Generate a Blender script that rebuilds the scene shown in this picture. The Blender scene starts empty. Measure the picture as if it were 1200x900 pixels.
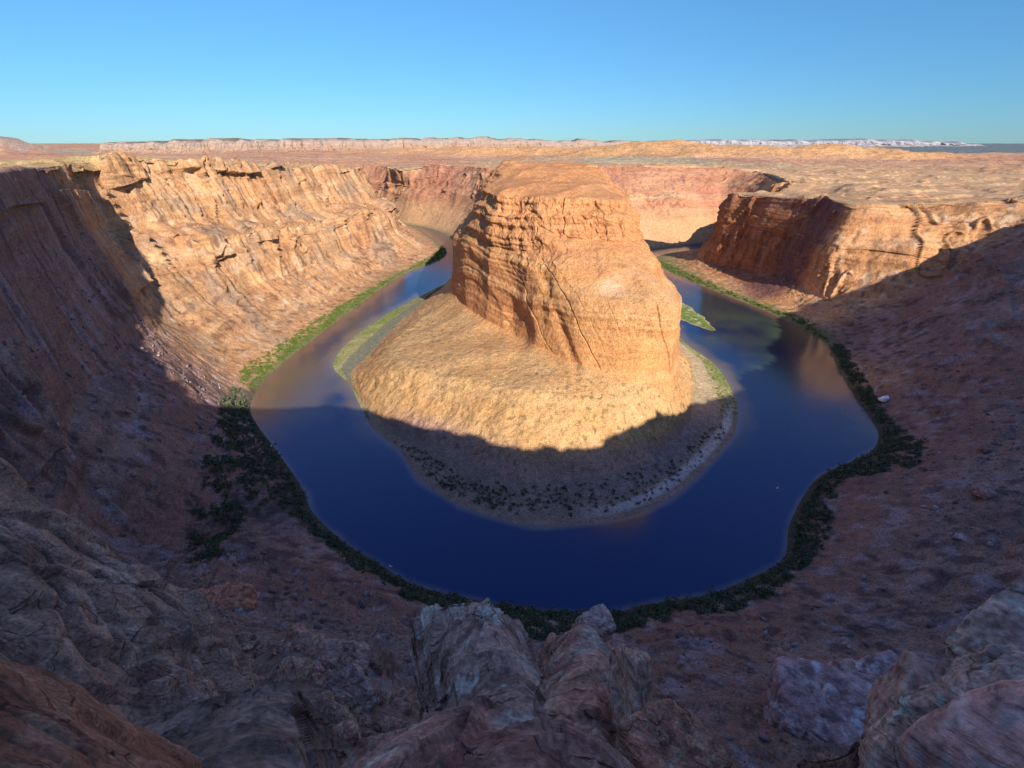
import bpy, math, random, time
T0 = time.time()
import numpy as np
from mathutils import Vector

# ------------------------------------------------------------------ camera, sky, sun, exposure
SC = bpy.context.scene
F_PX, CAM_Z, PITCH = 570.0, 300.0, math.atan((450 - 167) / 570.0)
cam_data = bpy.data.cameras.new('camera')
cam_data.sensor_width = 36.0
cam_data.lens = 36.0 * F_PX / 1200.0
cam_data.clip_start, cam_data.clip_end = 0.2, 90000.0
cam = bpy.data.objects.new('camera', cam_data)
cam.location = (0, 0, CAM_Z)
cam.rotation_euler = (math.radians(90) - PITCH, 0, 0)
SC.collection.objects.link(cam)
SC.camera = cam

SUN_EL, SUN_AZ = math.radians(27.0), math.radians(23.5)      # azimuth: to the right of straight behind the camera
TO_SUN = Vector((math.sin(SUN_AZ) * math.cos(SUN_EL), -math.cos(SUN_AZ) * math.cos(SUN_EL), math.sin(SUN_EL)))
world = bpy.data.worlds.new('World')
SC.world = world
world.use_nodes = True
wn = world.node_tree
sky = wn.nodes.new('ShaderNodeTexSky')
sky.sky_type = 'NISHITA'
sky.sun_disc = False
sky.sun_elevation = SUN_EL
sky.sun_rotation = math.pi - SUN_AZ
sky.altitude = 1300
sky.air_density, sky.dust_density, sky.ozone_density = 1.0, 0.0, 2.0
wn.nodes['Background'].inputs['Strength'].default_value = 0.075
tc = wn.nodes.new('ShaderNodeTexCoord'); sx = wn.nodes.new('ShaderNodeSeparateXYZ')
wn.links.new(tc.outputs['Generated'], sx.inputs[0])
ramp = wn.nodes.new('ShaderNodeValToRGB')                       # deeper, cleaner blue in the visible band
ramp.color_ramp.elements[0].position, ramp.color_ramp.elements[0].color = 0.0, (.29, .54, .83, 1)
ramp.color_ramp.elements[1].position, ramp.color_ramp.elements[1].color = .24, (.48, .90, 1.13, 1)
top_ = ramp.color_ramp.elements.new(.6); top_.color = (1.8, 1.75, 2.1, 1)  # upper sky, above the view, brightened to fill the shade
wn.links.new(sx.outputs['Z'], ramp.inputs[0])
tintn = wn.nodes.new('ShaderNodeMix'); tintn.data_type = 'RGBA'; tintn.blend_type = 'MULTIPLY'
tintn.inputs['Factor'].default_value = 1
wn.links.new(sky.outputs['Color'], tintn.inputs[6])
wn.links.new(ramp.outputs['Color'], tintn.inputs[7])
wn.links.new(tintn.outputs[2], wn.nodes['Background'].inputs['Color'])
sun_data = bpy.data.lights.new('sun', 'SUN')
sun_data.energy, sun_data.angle, sun_data.color = 5.0, math.radians(0.5), (1.0, 0.91, 0.78)
sun = bpy.data.objects.new('sun', sun_data)
sun.rotation_euler = TO_SUN.to_track_quat('Z', 'Y').to_euler()
sun.location = (0, -50, 400)
SC.collection.objects.link(sun)
SC.view_settings.view_transform = 'Standard'
SC.view_settings.look = 'None'
SC.view_settings.gamma = 1
SC.view_settings.use_curve_mapping = False
SC.view_settings.exposure = 0.7
SC.cycles.max_bounces = 5
SC.cycles.diffuse_bounces = 3

# ------------------------------------------------------------------ numeric helpers
RNG = np.random.RandomState(7)
from concurrent.futures import ThreadPoolExecutor
POOL = ThreadPoolExecutor(4)
PERM = RNG.permutation(512).astype(np.int32)
PERM = np.concatenate([PERM, PERM, PERM])
GRAD = RNG.normal(size=(512, 3)).astype(np.float32)
GRAD /= np.linalg.norm(GRAD, axis=1)[:, None]

def noise(p):
    """gradient noise, about -1..1; p is (n,3)"""
    p = np.asarray(p, np.float32)
    if len(p) > 12000:
        parts = POOL.map(_noise, [p[i:i + 12000] for i in range(0, len(p), 12000)])
        return np.concatenate(list(parts))
    return _noise(p)

def _noise(p):
    i = np.floor(p).astype(np.int32)
    f = p - i
    u = f * f * f * (f * (f * 6 - 15) + 10)
    i &= 511
    out = 0
    for dx in (0, 1):
        a = PERM[(i[:, 0] + dx) & 511]
        wx = u[:, 0] if dx else 1 - u[:, 0]
        for dy in (0, 1):
            b = PERM[(a + i[:, 1] + dy) & 511]
            wy = u[:, 1] if dy else 1 - u[:, 1]
            for dz in (0, 1):
                g = GRAD[PERM[(b + i[:, 2] + dz) & 511]]
                wz = u[:, 2] if dz else 1 - u[:, 2]
                d = g[:, 0] * (f[:, 0] - dx) + g[:, 1] * (f[:, 1] - dy) + g[:, 2] * (f[:, 2] - dz)
                out = out + wx * wy * wz * d
    return out * 1.6

def fbm(p, octaves=4, gain=0.5):
    p = np.asarray(p, np.float32)
    s, a, t = 0, 1.0, 0
    for k in range(octaves):
        s = s + a * noise(p + 17.3 * k)
        t += a
        a *= gain
        p = p * 2.03
    return s / t * 1.3

def ridged(p, octaves=3, gain=0.5):
    p = np.asarray(p, np.float32)
    s, a, t = 0, 1.0, 0
    for k in range(octaves):
        s = s + a * (1 - np.abs(noise(p + 31.7 * k)) * 2)
        t += a
        a *= gain
        p = p * 2.03
    return s / t

def sstep(a, b, x):
    t = np.clip((x - a) / (b - a), 0, 1)
    return t * t * (3 - 2 * t)

def mix(a, b, t):
    t = np.asarray(t)[..., None] if np.ndim(t) else t
    return np.asarray(a) * (1 - t) + np.asarray(b) * t

CP, SP = math.cos(PITCH), math.sin(PITCH)

def project(p):
    z = p[..., 2] - CAM_Z
    dep = p[..., 1] * CP - z * SP
    u = p[..., 1] * SP + z * CP
    return dep, 600 + F_PX * p[..., 0] / np.maximum(dep, .1), 450 - F_PX * u / np.maximum(dep, .1)

def hermite(keys, t, tq):
    """cubic through keys (n,...) at parameters t, evaluated at tq"""
    keys = np.asarray(keys, float)
    d = np.gradient(keys, t, axis=0) * 0.85
    k = np.clip(np.searchsorted(t, tq, side='right') - 1, 0, len(t) - 2)
    h = (t[k + 1] - t[k])
    s = (tq - t[k]) / h
    sh = (-1,) + (1,) * (keys.ndim - 1)
    s, h = s.reshape(sh), h.reshape(sh)
    return ((2*s**3 - 3*s**2 + 1) * keys[k] + (s**3 - 2*s**2 + s) * h * d[k]
            + (-2*s**3 + 3*s**2) * keys[k+1] + (s**3 - s**2) * h * d[k+1])

def grid_normals(P):
    du = np.gradient(P, axis=0)
    dv = np.gradient(P, axis=1)
    n = np.cross(du, dv)
    n /= np.linalg.norm(n, axis=2)[..., None] + 1e-9
    return n

def grid_mesh(name, P, col=None, mat=None, keep=None, smooth=True):
    """mesh from a (n,m,3) grid, with an optional colour per vertex"""
    n, m = P.shape[:2]
    idx = np.arange(n * m, dtype=np.int32).reshape(n, m)
    q = np.stack([idx[:-1, :-1], idx[1:, :-1], idx[1:, 1:], idx[:-1, 1:]], -1).reshape(-1, 4)
    if keep is not None:
        q = q[keep.reshape(-1)]
    return raw_mesh(name, P.reshape(-1, 3), q, None if col is None else col.reshape(-1, 3), mat, smooth)

def raw_mesh(name, V, Q, col=None, mat=None, smooth=True):
    me = bpy.data.meshes.new(name)
    k = Q.shape[1]
    me.vertices.add(len(V))
    me.vertices.foreach_set('co', np.ascontiguousarray(V, np.float32).ravel())
    me.loops.add(Q.size)
    me.loops.foreach_set('vertex_index', np.ascontiguousarray(Q, np.int32).ravel())
    me.polygons.add(len(Q))
    me.polygons.foreach_set('loop_start', np.arange(0, Q.size, k, dtype=np.int32))
    if smooth:
        me.polygons.foreach_set('use_smooth', np.ones(len(Q), bool))
    me.update(calc_edges=True)
    if col is not None:
        a = me.color_attributes.new('tint', 'FLOAT_COLOR', 'POINT')
        c = np.ones((len(V), 4), np.float32)
        c[:, :3] = np.clip(col, 0.003, 0.9)
        a.data.foreach_set('color', c.ravel())
    if mat:
        me.materials.append(mat)
    o = bpy.data.objects.new(name, me)
    SC.collection.objects.link(o)
    return o

def structure(o, label=None):
    o['kind'] = 'structure'
    if label:
        o['label'] = label
    return o

def tag(o, label, cat, group=None, kind=None):
    o['label'], o['category'] = label, cat
    if group: o['group'] = group
    if kind: o['kind'] = kind
    return o

# ------------------------------------------------------------------ materials
def new_mat(name):
    m = bpy.data.materials.new(name)
    m.use_nodes = True
    return m, m.node_tree.nodes, m.node_tree.links, m.node_tree.nodes['Principled BSDF']

def rock_mat(name, scale=0.12, bump=2.0, vary=0.35, rough=0.92, stretch=1.0, fine=0.0, bed=0.0, crack=0.0):
    m, N, L, B = new_mat(name)
    B.inputs['Roughness'].default_value = rough
    B.inputs['Specular IOR Level'].default_value = 0.15
    at = N.new('ShaderNodeAttribute'); at.attribute_name = 'tint'
    geo = N.new('ShaderNodeNewGeometry')
    mp = N.new('ShaderNodeMapping'); mp.inputs['Scale'].default_value = (scale, scale, scale * stretch)
    L.new(geo.outputs['Position'], mp.inputs['Vector'])
    n1 = N.new('ShaderNodeTexNoise'); n1.inputs['Scale'].default_value = 1; n1.inputs['Detail'].default_value = 9
    n1.inputs['Roughness'].default_value = 0.68
    L.new(mp.outputs[0], n1.inputs['Vector'])
    mr = N.new('ShaderNodeMapRange')
    mr.inputs['From Min'].default_value, mr.inputs['From Max'].default_value = 0.25, 0.75
    mr.inputs['To Min'].default_value, mr.inputs['To Max'].default_value = 1 - vary, 1 + vary
    L.new(n1.outputs['Fac'], mr.inputs['Value'])
    mx = N.new('ShaderNodeMix'); mx.data_type = 'RGBA'; mx.blend_type = 'MULTIPLY'; mx.inputs['Factor'].default_value = 1
    L.new(at.outputs['Color'], mx.inputs[6])
    L.new(mr.outputs[0], mx.inputs[7])
    last = mx.outputs[2]
    if fine:
        n3 = N.new('ShaderNodeTexNoise'); n3.inputs['Scale'].default_value = fine; n3.inputs['Detail'].default_value = 5
        L.new(geo.outputs['Position'], n3.inputs['Vector'])
        m3 = N.new('ShaderNodeMapRange')
        m3.inputs['From Min'].default_value, m3.inputs['From Max'].default_value = 0.3, 0.7
        m3.inputs['To Min'].default_value, m3.inputs['To Max'].default_value = 0.60, 1.40
        L.new(n3.outputs['Fac'], m3.inputs['Value'])
        mx3 = N.new('ShaderNodeMix'); mx3.data_type = 'RGBA'; mx3.blend_type = 'MULTIPLY'; mx3.inputs['Factor'].default_value = 1
        L.new(last, mx3.inputs[6]); L.new(m3.outputs[0], mx3.inputs[7])
        last = mx3.outputs[2]
    height = n1.outputs['Fac']
    if bed:                                                       # thin tilted cross-bedding lines
        m4 = N.new('ShaderNodeMapping'); m4.inputs['Rotation'].default_value = (.5, -.35, .6)
        L.new(geo.outputs['Position'], m4.inputs['Vector'])
        m5 = N.new('ShaderNodeMapping'); m5.inputs['Scale'].default_value = (bed * .7, bed * .7, bed * 5.5)
        L.new(m4.outputs[0], m5.inputs['Vector'])
        n4 = N.new('ShaderNodeTexNoise'); n4.inputs['Scale'].default_value = 1; n4.inputs['Detail'].default_value = 6; n4.inputs['Distortion'].default_value = .15
        L.new(m5.outputs[0], n4.inputs['Vector'])
        m6 = N.new('ShaderNodeMapRange')
        m6.inputs['From Min'].default_value, m6.inputs['From Max'].default_value = .3, .7
        m6.inputs['To Min'].default_value, m6.inputs['To Max'].default_value = .80, 1.2
        L.new(n4.outputs['Fac'], m6.inputs['Value'])
        mx4 = N.new('ShaderNodeMix'); mx4.data_type = 'RGBA'; mx4.blend_type = 'MULTIPLY'; mx4.inputs['Factor'].default_value = 1
        L.new(last, mx4.inputs[6]); L.new(m6.outputs[0], mx4.inputs[7])
        last = mx4.outputs[2]
        ad = N.new('ShaderNodeMath'); ad.operation = 'MULTIPLY_ADD'; ad.inputs[1].default_value = .45
        L.new(n4.outputs['Fac'], ad.inputs[0]); L.new(n1.outputs['Fac'], ad.inputs[2])
        height = ad.outputs[0]
    if crack:                                                     # hairline fractures
        n7 = N.new('ShaderNodeTexNoise'); n7.inputs['Scale'].default_value = crack * 1.5; n7.inputs['Detail'].default_value = 4
        L.new(geo.outputs['Position'], n7.inputs['Vector'])
        v0 = N.new('ShaderNodeVectorMath'); v0.operation = 'MULTIPLY_ADD'
        v0.inputs[1].default_value = (.5 / crack,) * 3
        L.new(n7.outputs['Color'], v0.inputs[0]); L.new(geo.outputs['Position'], v0.inputs[2])
        vo = N.new('ShaderNodeTexVoronoi'); vo.feature = 'DISTANCE_TO_EDGE'; vo.inputs['Scale'].default_value = crack
        vm = N.new('ShaderNodeMapping'); vm.inputs['Rotation'].default_value = (.5, -.35, .6); vm.inputs['Scale'].default_value = (.45, .8, 1.5)
        L.new(v0.outputs[0], vm.inputs['Vector']); L.new(vm.outputs[0], vo.inputs['Vector'])
        m8 = N.new('ShaderNodeMapRange'); m8.inputs['From Max'].default_value = .016
        L.new(vo.outputs['Distance'], m8.inputs['Value'])
        nm = N.new('ShaderNodeTexNoise'); nm.inputs['Scale'].default_value = crack * .9; nm.inputs['Detail'].default_value = 2
        L.new(geo.outputs['Position'], nm.inputs['Vector'])
        mm = N.new('ShaderNodeMapRange'); mm.inputs['From Min'].default_value, mm.inputs['From Max'].default_value = .40, .58
        mm.inputs['To Min'].default_value, mm.inputs['To Max'].default_value = 1.0, .42      # many fractures are closed
        L.new(nm.outputs['Fac'], mm.inputs['Value'])
        m9 = N.new('ShaderNodeMapRange')
        L.new(mm.outputs[0], m9.inputs['To Min'])
        L.new(m8.outputs[0], m9.inputs['Value'])
        mx9 = N.new('ShaderNodeMix'); mx9.data_type = 'RGBA'; mx9.blend_type = 'MULTIPLY'; mx9.inputs['Factor'].default_value = 1
        L.new(last, mx9.inputs[6]); L.new(m9.outputs[0], mx9.inputs[7])
        last = mx9.outputs[2]
        a9 = N.new('ShaderNodeMath'); a9.operation = 'MULTIPLY_ADD'; a9.inputs[1].default_value = .3
        L.new(m9.outputs[0], a9.inputs[0]); L.new(height, a9.inputs[2])
        height = a9.outputs[0]
    L.new(last, B.inputs['Base Color'])
    bp = N.new('ShaderNodeBump'); bp.inputs['Strength'].default_value = 1.0; bp.inputs['Distance'].default_value = bump
    L.new(height, bp.inputs['Height'])
    L.new(bp.outputs['Normal'], B.inputs['Normal'])
    return m

M_CLIFF = rock_mat('sandstone_cliff', 0.16, 2.6, 0.34, fine=.8)
M_FAR = rock_mat('far_sandstone', 0.03, 9.0, 0.25)
M_PLATEAU = rock_mat('plateau_slickrock', 0.02, 5.0, 0.34, stretch=3, fine=.09)

# ------------------------------------------------------------------ ribbons: contour rows swept along the canyon
def ribbon(stations, counts, du_px=1.5, max_along=2600, dmin=1.0):
    S = np.array(stations, float)
    chord = np.linalg.norm(np.diff(S, axis=0), axis=2).mean(1)
    t = np.concatenate([[0], np.cumsum(chord)])
    tf = np.linspace(0, t[-1], 3000)
    fine = hermite(S, t, tf)
    dep, px, py = project(fine)
    step = np.linalg.norm(np.diff(fine, axis=0), axis=2)
    dist = np.maximum(np.linalg.norm(fine - np.array([0, 0, CAM_Z]), axis=2), 25)
    vis = (dep > 5) & (px > -150) & (px < 1350)
    dens = (step / dist[:-1] * F_PX * np.where(vis[:-1], 1, .15)).max(1) / du_px
    cum = np.concatenate([[0], np.cumsum(dens)])
    n = int(min(max_along, max(cum[-1], 50)))
    tq = np.interp(np.linspace(0, cum[-1], n), cum, tf)
    R = hermite(S, t, tq)                                    # (n,K,3)
    cols, kk = [], []
    for k, c in enumerate(counts):
        w = np.linspace(0, 1, c, endpoint=False)[None, :, None]
        cols.append(R[:, k, None] * (1 - w) + R[:, k + 1, None] * w)
        kk.append(k + np.linspace(0, 1, c, endpoint=False))
    cols.append(R[:, -1:, :]); kk.append([len(counts)])
    return np.concatenate(cols, 1), np.concatenate(kk), tq

def smooth_rows(P, n=2):
    for _ in range(n):
        Q = P.copy()
        Q[:, 1:-1] = P[:, 1:-1] * .5 + (P[:, :-2] + P[:, 2:]) * .25
        P = Q
    return P

def cells(q, seed=0):
    """2-D jittered cells: distance to the border between cells, and a random number per cell"""
    q = np.asarray(q, np.float32)
    if len(q) > 12000:
        r = list(POOL.map(lambda i: _cells(q[i:i + 12000], seed if np.ndim(seed) == 0 else seed[i:i + 12000]), range(0, len(q), 12000)))
        return np.concatenate([x[0] for x in r]), np.concatenate([x[1] for x in r])
    return _cells(q, seed)

def _cells(q, seed):
    i = np.floor(q).astype(np.int32)
    f1 = np.full(len(q), 9., np.float32); f2 = f1.copy(); idr = np.zeros(len(q), np.float32)
    for dx in (-1, 0, 1):
        for dy in (-1, 0, 1):
            h = PERM[(PERM[(PERM[(i[:, 0] + dx) & 511] + i[:, 1] + dy) & 511] + seed) & 511]
            cx = i[:, 0] + dx + .5 + GRAD[h, 0] * .45
            cy = i[:, 1] + dy + .5 + GRAD[h, 1] * .45
            d = np.hypot(cx - q[:, 0], cy - q[:, 1])
            new = d < f1
            f2 = np.where(new, f1, np.minimum(f2, d))
            idr = np.where(new, (h % 97) / 97., idr)
            f1 = np.where(new, d, f1)
    return f2 - f1, idr

def joints(p, size, amp, depth, width, lean=.1, storey=70., wander=.3):
    """blocks between vertical joints: each block stands out or back, with a dark crack around it"""
    w = fbm(p / (size * 1.3), 2) * size * wander
    lev = np.floor((p[:, 2] + noise(p * np.array([1, 1, 0]) / 170.) * 22) / storey).astype(np.int32)
    q = np.stack([p[:, 0] + lean * p[:, 2] + w, p[:, 1] + .5 * lean * p[:, 2] - w], 1) / size
    e, r = cells(q, lev * 37)
    return (r - .5) * amp * sstep(0, .12, e) - depth * sstep(width, 0, e)

def hash01(i, j=0, k=0):
    return (PERM[(PERM[(PERM[np.asarray(i) & 511] + j) & 511] + k) & 511] % 101) / 101.

def planes(p, d, size, amp, depth, width, seed=0, storey=0., wander=.12, gate=None):
    """slabs between one set of near-parallel joint planes: each slab stands out or back by its own amount"""
    lev = 0
    if storey:
        lev = np.floor((p[:, 2] + noise(p * np.array([1, 1, 0]) / 170. + seed) * 20) / storey).astype(np.int32)
    t = (p @ np.array(d)) / size + fbm(p / (size * 1.2) + seed, 2) * wander + lev * .37
    t = t + .38 * np.sin(t * 2.1 + seed) * .8
    i = np.floor(t).astype(np.int32)
    f = t - i
    e = np.minimum(f, 1 - f) * size
    r = hash01(i + 7 * seed, lev * 13 + seed)
    g = 1 if gate is None else gate
    lip = sstep(0, width * 1.2, e)
    return ((r - .5) * amp * lip - depth * sstep(width, 0, e) * (hash01(i, 5 + seed) > .35)) * g

def blocks3(b, sizes, amp, depth, width, seed=0):
    """bedrock broken by bedding planes and two joint sets; b in metres in the rock's own frame"""
    ids, e = [], 1e9
    for a in range(3):
        t = b[:, a] / sizes[a]
        t = t + .33 * np.sin(t * 1.9 + seed + a) + noise(b / (max(sizes) * 1.7) + seed + 5 * a) * .16
        i = np.floor(t).astype(np.int32)
        f = t - i
        open_ = hash01(i, a * 31 + seed) > .25
        e = np.minimum(e, np.where(open_, np.minimum(f, 1 - f) * sizes[a], 9e9))
        ids.append(i)
    r = hash01(ids[0] + seed, ids[1], ids[2])
    return (r - .5) * amp * sstep(0, width * 1.5, e) - depth * sstep(width, 0, e)

def cliff_relief(p):
    """outward relief of sandstone walls in metres, for points p (n,3)"""
    w = fbm(p / 120.0, 3) * 14
    q = p.copy(); q[:, 2] *= 0.13
    q[:, :2] += noise(p / 60.)[:, None] * 6
    gate = sstep(-.05, .45, fbm(p / 130. + 44, 2))           # some faces stay smooth
    butt = ridged(q / 95.0 + 3.1, 2) * 10.0
    lw = sstep(-200, -320, p[:, 0])
    D = (.42, .90, .17)
    butt = butt + planes(p, D, 62., 26., 4., 1.6, 1, 125.) * (.25 + .75 * lw) + planes(p, D, 24., 9., 3., 1.1, 2, 125.) * (.4 + .6 * lw)
    butt = butt + planes(p, D, 8.5, 3.0, 1.2, .6, 3, 60.) * (.25 + .75 * gate)
    q[:, 2] *= .6
    n2 = noise(q / 34. + 21)
    cleft = -sstep(.10, 0, np.abs(n2)) * 11 * sstep(.1, .4, noise(q / 70. + 7) + .1)   # tall dark clefts
    mid = ridged(q / 27. + 5, 2) * 3.5 * (.2 + .8 * gate)
    small = ridged(q / 9.5 + 15, 2) * 2.2 * (.08 + .92 * gate)
    blk = joints(p, 20., 4., 1.0, .04, .10, 40.) * (.05 + .95 * gate)
    s = p * np.array([1 / 300., 1 / 300., 1 / 24.0]); s[:, 2] += w / 24
    st = np.clip(noise(s) * 2.6, -1, 1) * 2.2
    s2 = p * np.array([1 / 120., 1 / 120., 1 / 5.0]); s2[:, 2] += w / 7
    st2 = np.clip(noise(s2 + 40) * 2.2, -1, 1) * .6
    fine = fbm(p / 6.0, 3, .6) * .6 * (.4 + .6 * gate)
    return butt + cleft + mid + small + blk + st + st2 + fine

def strata_tone(p):
    w = fbm(p / 150.0, 3) * 16
    s = p * np.array([1 / 500., 1 / 500., 1 / 13.0]); s[:, 2] += w / 13
    a = noise(s + 7)
    s = p * np.array([1 / 200., 1 / 200., 1 / 3.5]); s[:, 2] += w / 6
    b = noise(s + 77)
    return a, b

# ------------------------------------------------------------------ the outer canyon wall
# one row of points per station, from the water up: bank, talus, cliff base, lower tier top, shelf, rim
OUT = [
 [(-1000,2500,0),(-1000,2450,20),(-1000,2420,60),(-1000,2390,140),(-1000,2380,146),(-1000,2330,215)],
 [(-700,2330,0),(-720,2270,20),(-735,2240,60),(-750,2200,140),(-755,2190,146),(-780,2130,218)],
 [(-436,2071,0),(-470,2040,25),(-495,2015,60),(-530,1985,150),(-545,1975,155),(-580,1950,222)],
 [(-310,1825,0),(-340,1800,25),(-375,1775,70),(-415,1740,150),(-425,1735,155),(-480,1690,228)],
 [(-205,1543,0),(-260,1530,6),(-300,1520,50),(-365,1510,140),(-380,1510,145),(-460,1560,232)],
 [(-206,1396,0),(-262,1390,8),(-305,1385,60),(-375,1380,140),(-395,1378,146),(-500,1350,244)],
 [(-266,1263,0),(-305,1258,20),(-335,1252,70),(-400,1240,150),(-420,1240,156),(-525,1220,252)],
 [(-294,1143,0),(-330,1138,25),(-360,1132,75),(-420,1125,150),(-440,1125,156),(-545,1100,263)],
 [(-316,967,0),(-360,965,30),(-400,960,80),(-460,950,155),(-480,950,162),(-562,985,270)],
 [(-338,786,0),(-385,785,30),(-430,780,85),(-500,790,165),(-515,795,172),(-602,885,279)],
 [(-350,632,0),(-400,640,25),(-478,662,80),(-566,716,185),(-572,721,192),(-592,742,277)],
 [(-335,543,0),(-380,550,35),(-440,566,92),(-494,594,200),(-499,597,206),(-514,612,278)],
 [(-309,501,0),(-345,476,45),(-402,466,106),(-432,485,205),(-435,487,210),(-446,497,279)],
 [(-262,446,0),(-300,402,50),(-358,375,116),(-381,395,205),(-384,397,210),(-393,404,280)],
 [(-217,393,0),(-258,330,42),(-314,296,112),(-336,318,205),(-338,320,210),(-347,328,281)],
 [(-196,366,0),(-238,281,22),(-255,237,62),(-283,212,170),(-286,210,180),(-296,204,284)],
 [(-182,343,0),(-209,261,40),(-187,194,75),(-195,140,130),(-203,132,150),(-222,126,286)],
 [(-150,312,0),(-158,235,44),(-140,165,92),(-150,100,175),(-150,70,195),(-165,40,292)],
 [(-109,283,0),(-110,220,42),(-88,150,92),(-72,72,196),(-62,32,220),(-50,-14,304)],  # rim lifted out of view to keep sun off the spur
 [(-70,259,0),(-68,200,42),(-60,140,92),(-38,64,217),(-30,28,243),(-16,0,297.5)],
 [(0,242,0),(0,190,40),(-2,125,90),(-3,36,222),(-2,12,254),(-1,1.2,297.8)],
 [(50,236,0),(45,180,38),(38,110,92),(22,22,222),(16,8,258),(14,-5,299.5)],
 [(99,244,0),(93,185,40),(82,110,92),(75,38,165),(75,30,172),(75,-35,306)],  # rim raised beside the view, unseen, to shade the near boulders
 [(145,252,0),(148,185,45),(135,100,100),(130,20,170),(130,10,178),(160,-70,304)],
 [(183,267,0),(200,195,45),(215,110,100),(230,20,172),(232,12,180),(250,-87,300)],
 [(220,288,0),(255,220,45),(295,130,105),(335,40,180),(340,32,186),(380,-20,298)],
 [(247,330,0),(300,265,46),(365,185,105),(430,110,182),(440,100,188),(500,50,292)],
 [(307,393,0),(365,330,46),(440,260,102),(520,200,186),(530,195,192),(590,150,286)],
 [(388,438,0),(440,385,40),(520,330,100),(590,290,186),(600,285,192),(650,260,280)],
 [(426,482,0),(490,450,42),(570,420,102),(640,400,186),(650,398,192),(728,385,276)],
 [(457,579,0),(510,560,35),(585,540,95),(695,525,186),(705,523,192),(782,500,268)],
 [(490,670,0),(540,650,30),(622,640,86),(755,655,172),(765,655,180),(850,650,254)],
 [(525,766,0),(575,770,12),(670,800,62),(770,822,148),(785,828,156),(880,815,226)],
 [(520,840,0),(560,840,10),(620,868,45),(690,872,138),(705,878,148),(780,905,208)],
 [(507,928,0),(545,930,8),(588,940,35),(602,945,118),(606,948,126),(636,962,198)],
 [(480,1010,0),(530,1030,12),(590,1055,45),(612,1055,120),(616,1056,128),(640,1062,196)],
 [(455,1090,0),(515,1110,12),(572,1125,35),(584,1127,110),(587,1128,118),(606,1135,192)],
 [(432,1159,0),(485,1195,8),(538,1225,25),(548,1228,110),(551,1229,118),(568,1235,189)],
 [(412,1230,0),(465,1270,6),(505,1300,22),(519,1300,110),(521,1301,118),(538,1306,186)],
 [(398,1320,0),(455,1345,4),(518,1372,16),(545,1368,62),(553,1366,68),(602,1358,150)],
 [(415,1430,0),(470,1435,4),(545,1438,14),(588,1430,46),(602,1428,54),(672,1415,142)],
 [(510,1515,0),(560,1508,8),(615,1500,28),(650,1495,70),(658,1494,78),(722,1488,158)],
 [(720,1590,0),(725,1575,10),(735,1560,40),(745,1545,90),(748,1543,98),(775,1530,172)],
 [(830,1625,188),(833,1622,189),(836,1618,190),(842,1612,192),(843,1610,193),(850,1600,196)],
]
def tiers(st, i0, i1, fr):
    for i in range(i0, i1 + 1):
        b, r = np.array(st[i][0], float), np.array(st[i][5], float)
        h = r[2]
        for j, (f, z) in enumerate(fr):
            q = b + (r - b) * f
            st[i][j + 1] = (q[0], q[1], z * h)
tiers(OUT, 2, 3, [(.30, .10), (.52, .27), (.62, .55), (.82, .60)])
tiers(OUT, 4, 8, [(.26, .06), (.50, .25), (.60, .55), (.85, .62)])
tiers(OUT, 9, 9, [(.26, .08), (.50, .26), (.62, .58), (.85, .64)])
RIM_OUT = np.array([s[5] for s in OUT], float)

FARW = [
 [(-1100,2700,0),(-1080,2740,20),(-1060,2790,60),(-1030,2850,130),(-1025,2860,135),(-1000,2920,190)],
 [(-700,2460,0),(-690,2490,20),(-680,2530,60),(-665,2580,130),(-660,2590,135),(-650,2650,196)],
 [(-440,2090,0),(-435,2120,20),(-428,2165,60),(-425,2215,135),(-425,2230,140),(-480,2290,201)],
 [(-340,1990,0),(-322,2020,20),(-300,2060,65),(-290,2110,140),(-288,2125,145),(-340,2230,216)],
 [(-250,1860,0),(-225,1890,20),(-195,1930,65),(-175,1980,140),(-172,1995,145),(-195,2130,219)],
 [(-187,1687,0),(-150,1720,25),(-100,1780,75),(-75,1830,140),(-70,1840,145),(-70,1945,214)],
 [(-60,1570,0),(0,1600,25),(40,1680,80),(70,1750,140),(75,1765,145),(100,1890,212)],
 [(250,1530,0),(240,1570,20),(230,1620,65),(225,1680,135),(222,1700,140),(260,1850,226)],
 [(421,1557,0),(415,1595,20),(410,1640,65),(405,1700,135),(402,1720,140),(400,1870,228)],
 [(521,1597,0),(525,1630,20),(530,1670,65),(535,1730,135),(535,1750,140),(530,1900,227)],
 [(740,1660,0),(740,1690,20),(742,1730,65),(745,1790,135),(746,1800,140),(755,1920,221)],
 [(830,1640,188),(830,1660,190),(830,1690,193),(832,1760,205),(832,1770,206),(838,1850,214)],
]
RIM_FAR = np.array([s[5] for s in FARW], float)

_ctl = np.array([(0,-40,305),(-60,-50,309),(60,-70,310),(-200,-200,303),(300,-300,305),(0,-1500,310),(-1500,-500,300),(1500,-500,300),  # first points raise unseen ground behind the camera to block the sun
  (-1500,600,262),(-1000,1500,240),(-2500,1800,215),(1300,700,240),(1100,1100,205),(2000,1300,205),(1000,1400,200),(-600,3200,178),(600,2800,196),
  (1800,2600,198),(0,4000,186),(2500,4200,196),(-2600,4000,165),(0,8000,180),(5000,7000,175),(-5000,7000,150),(0,-6000,320),(6000,0,230),(-6000,0,250),
  (0,30000,185),(25000,20000,185),(-25000,20000,180),(0,-30000,320)], float)
_idw = np.concatenate([RIM_OUT, RIM_FAR, _ctl])

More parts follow.
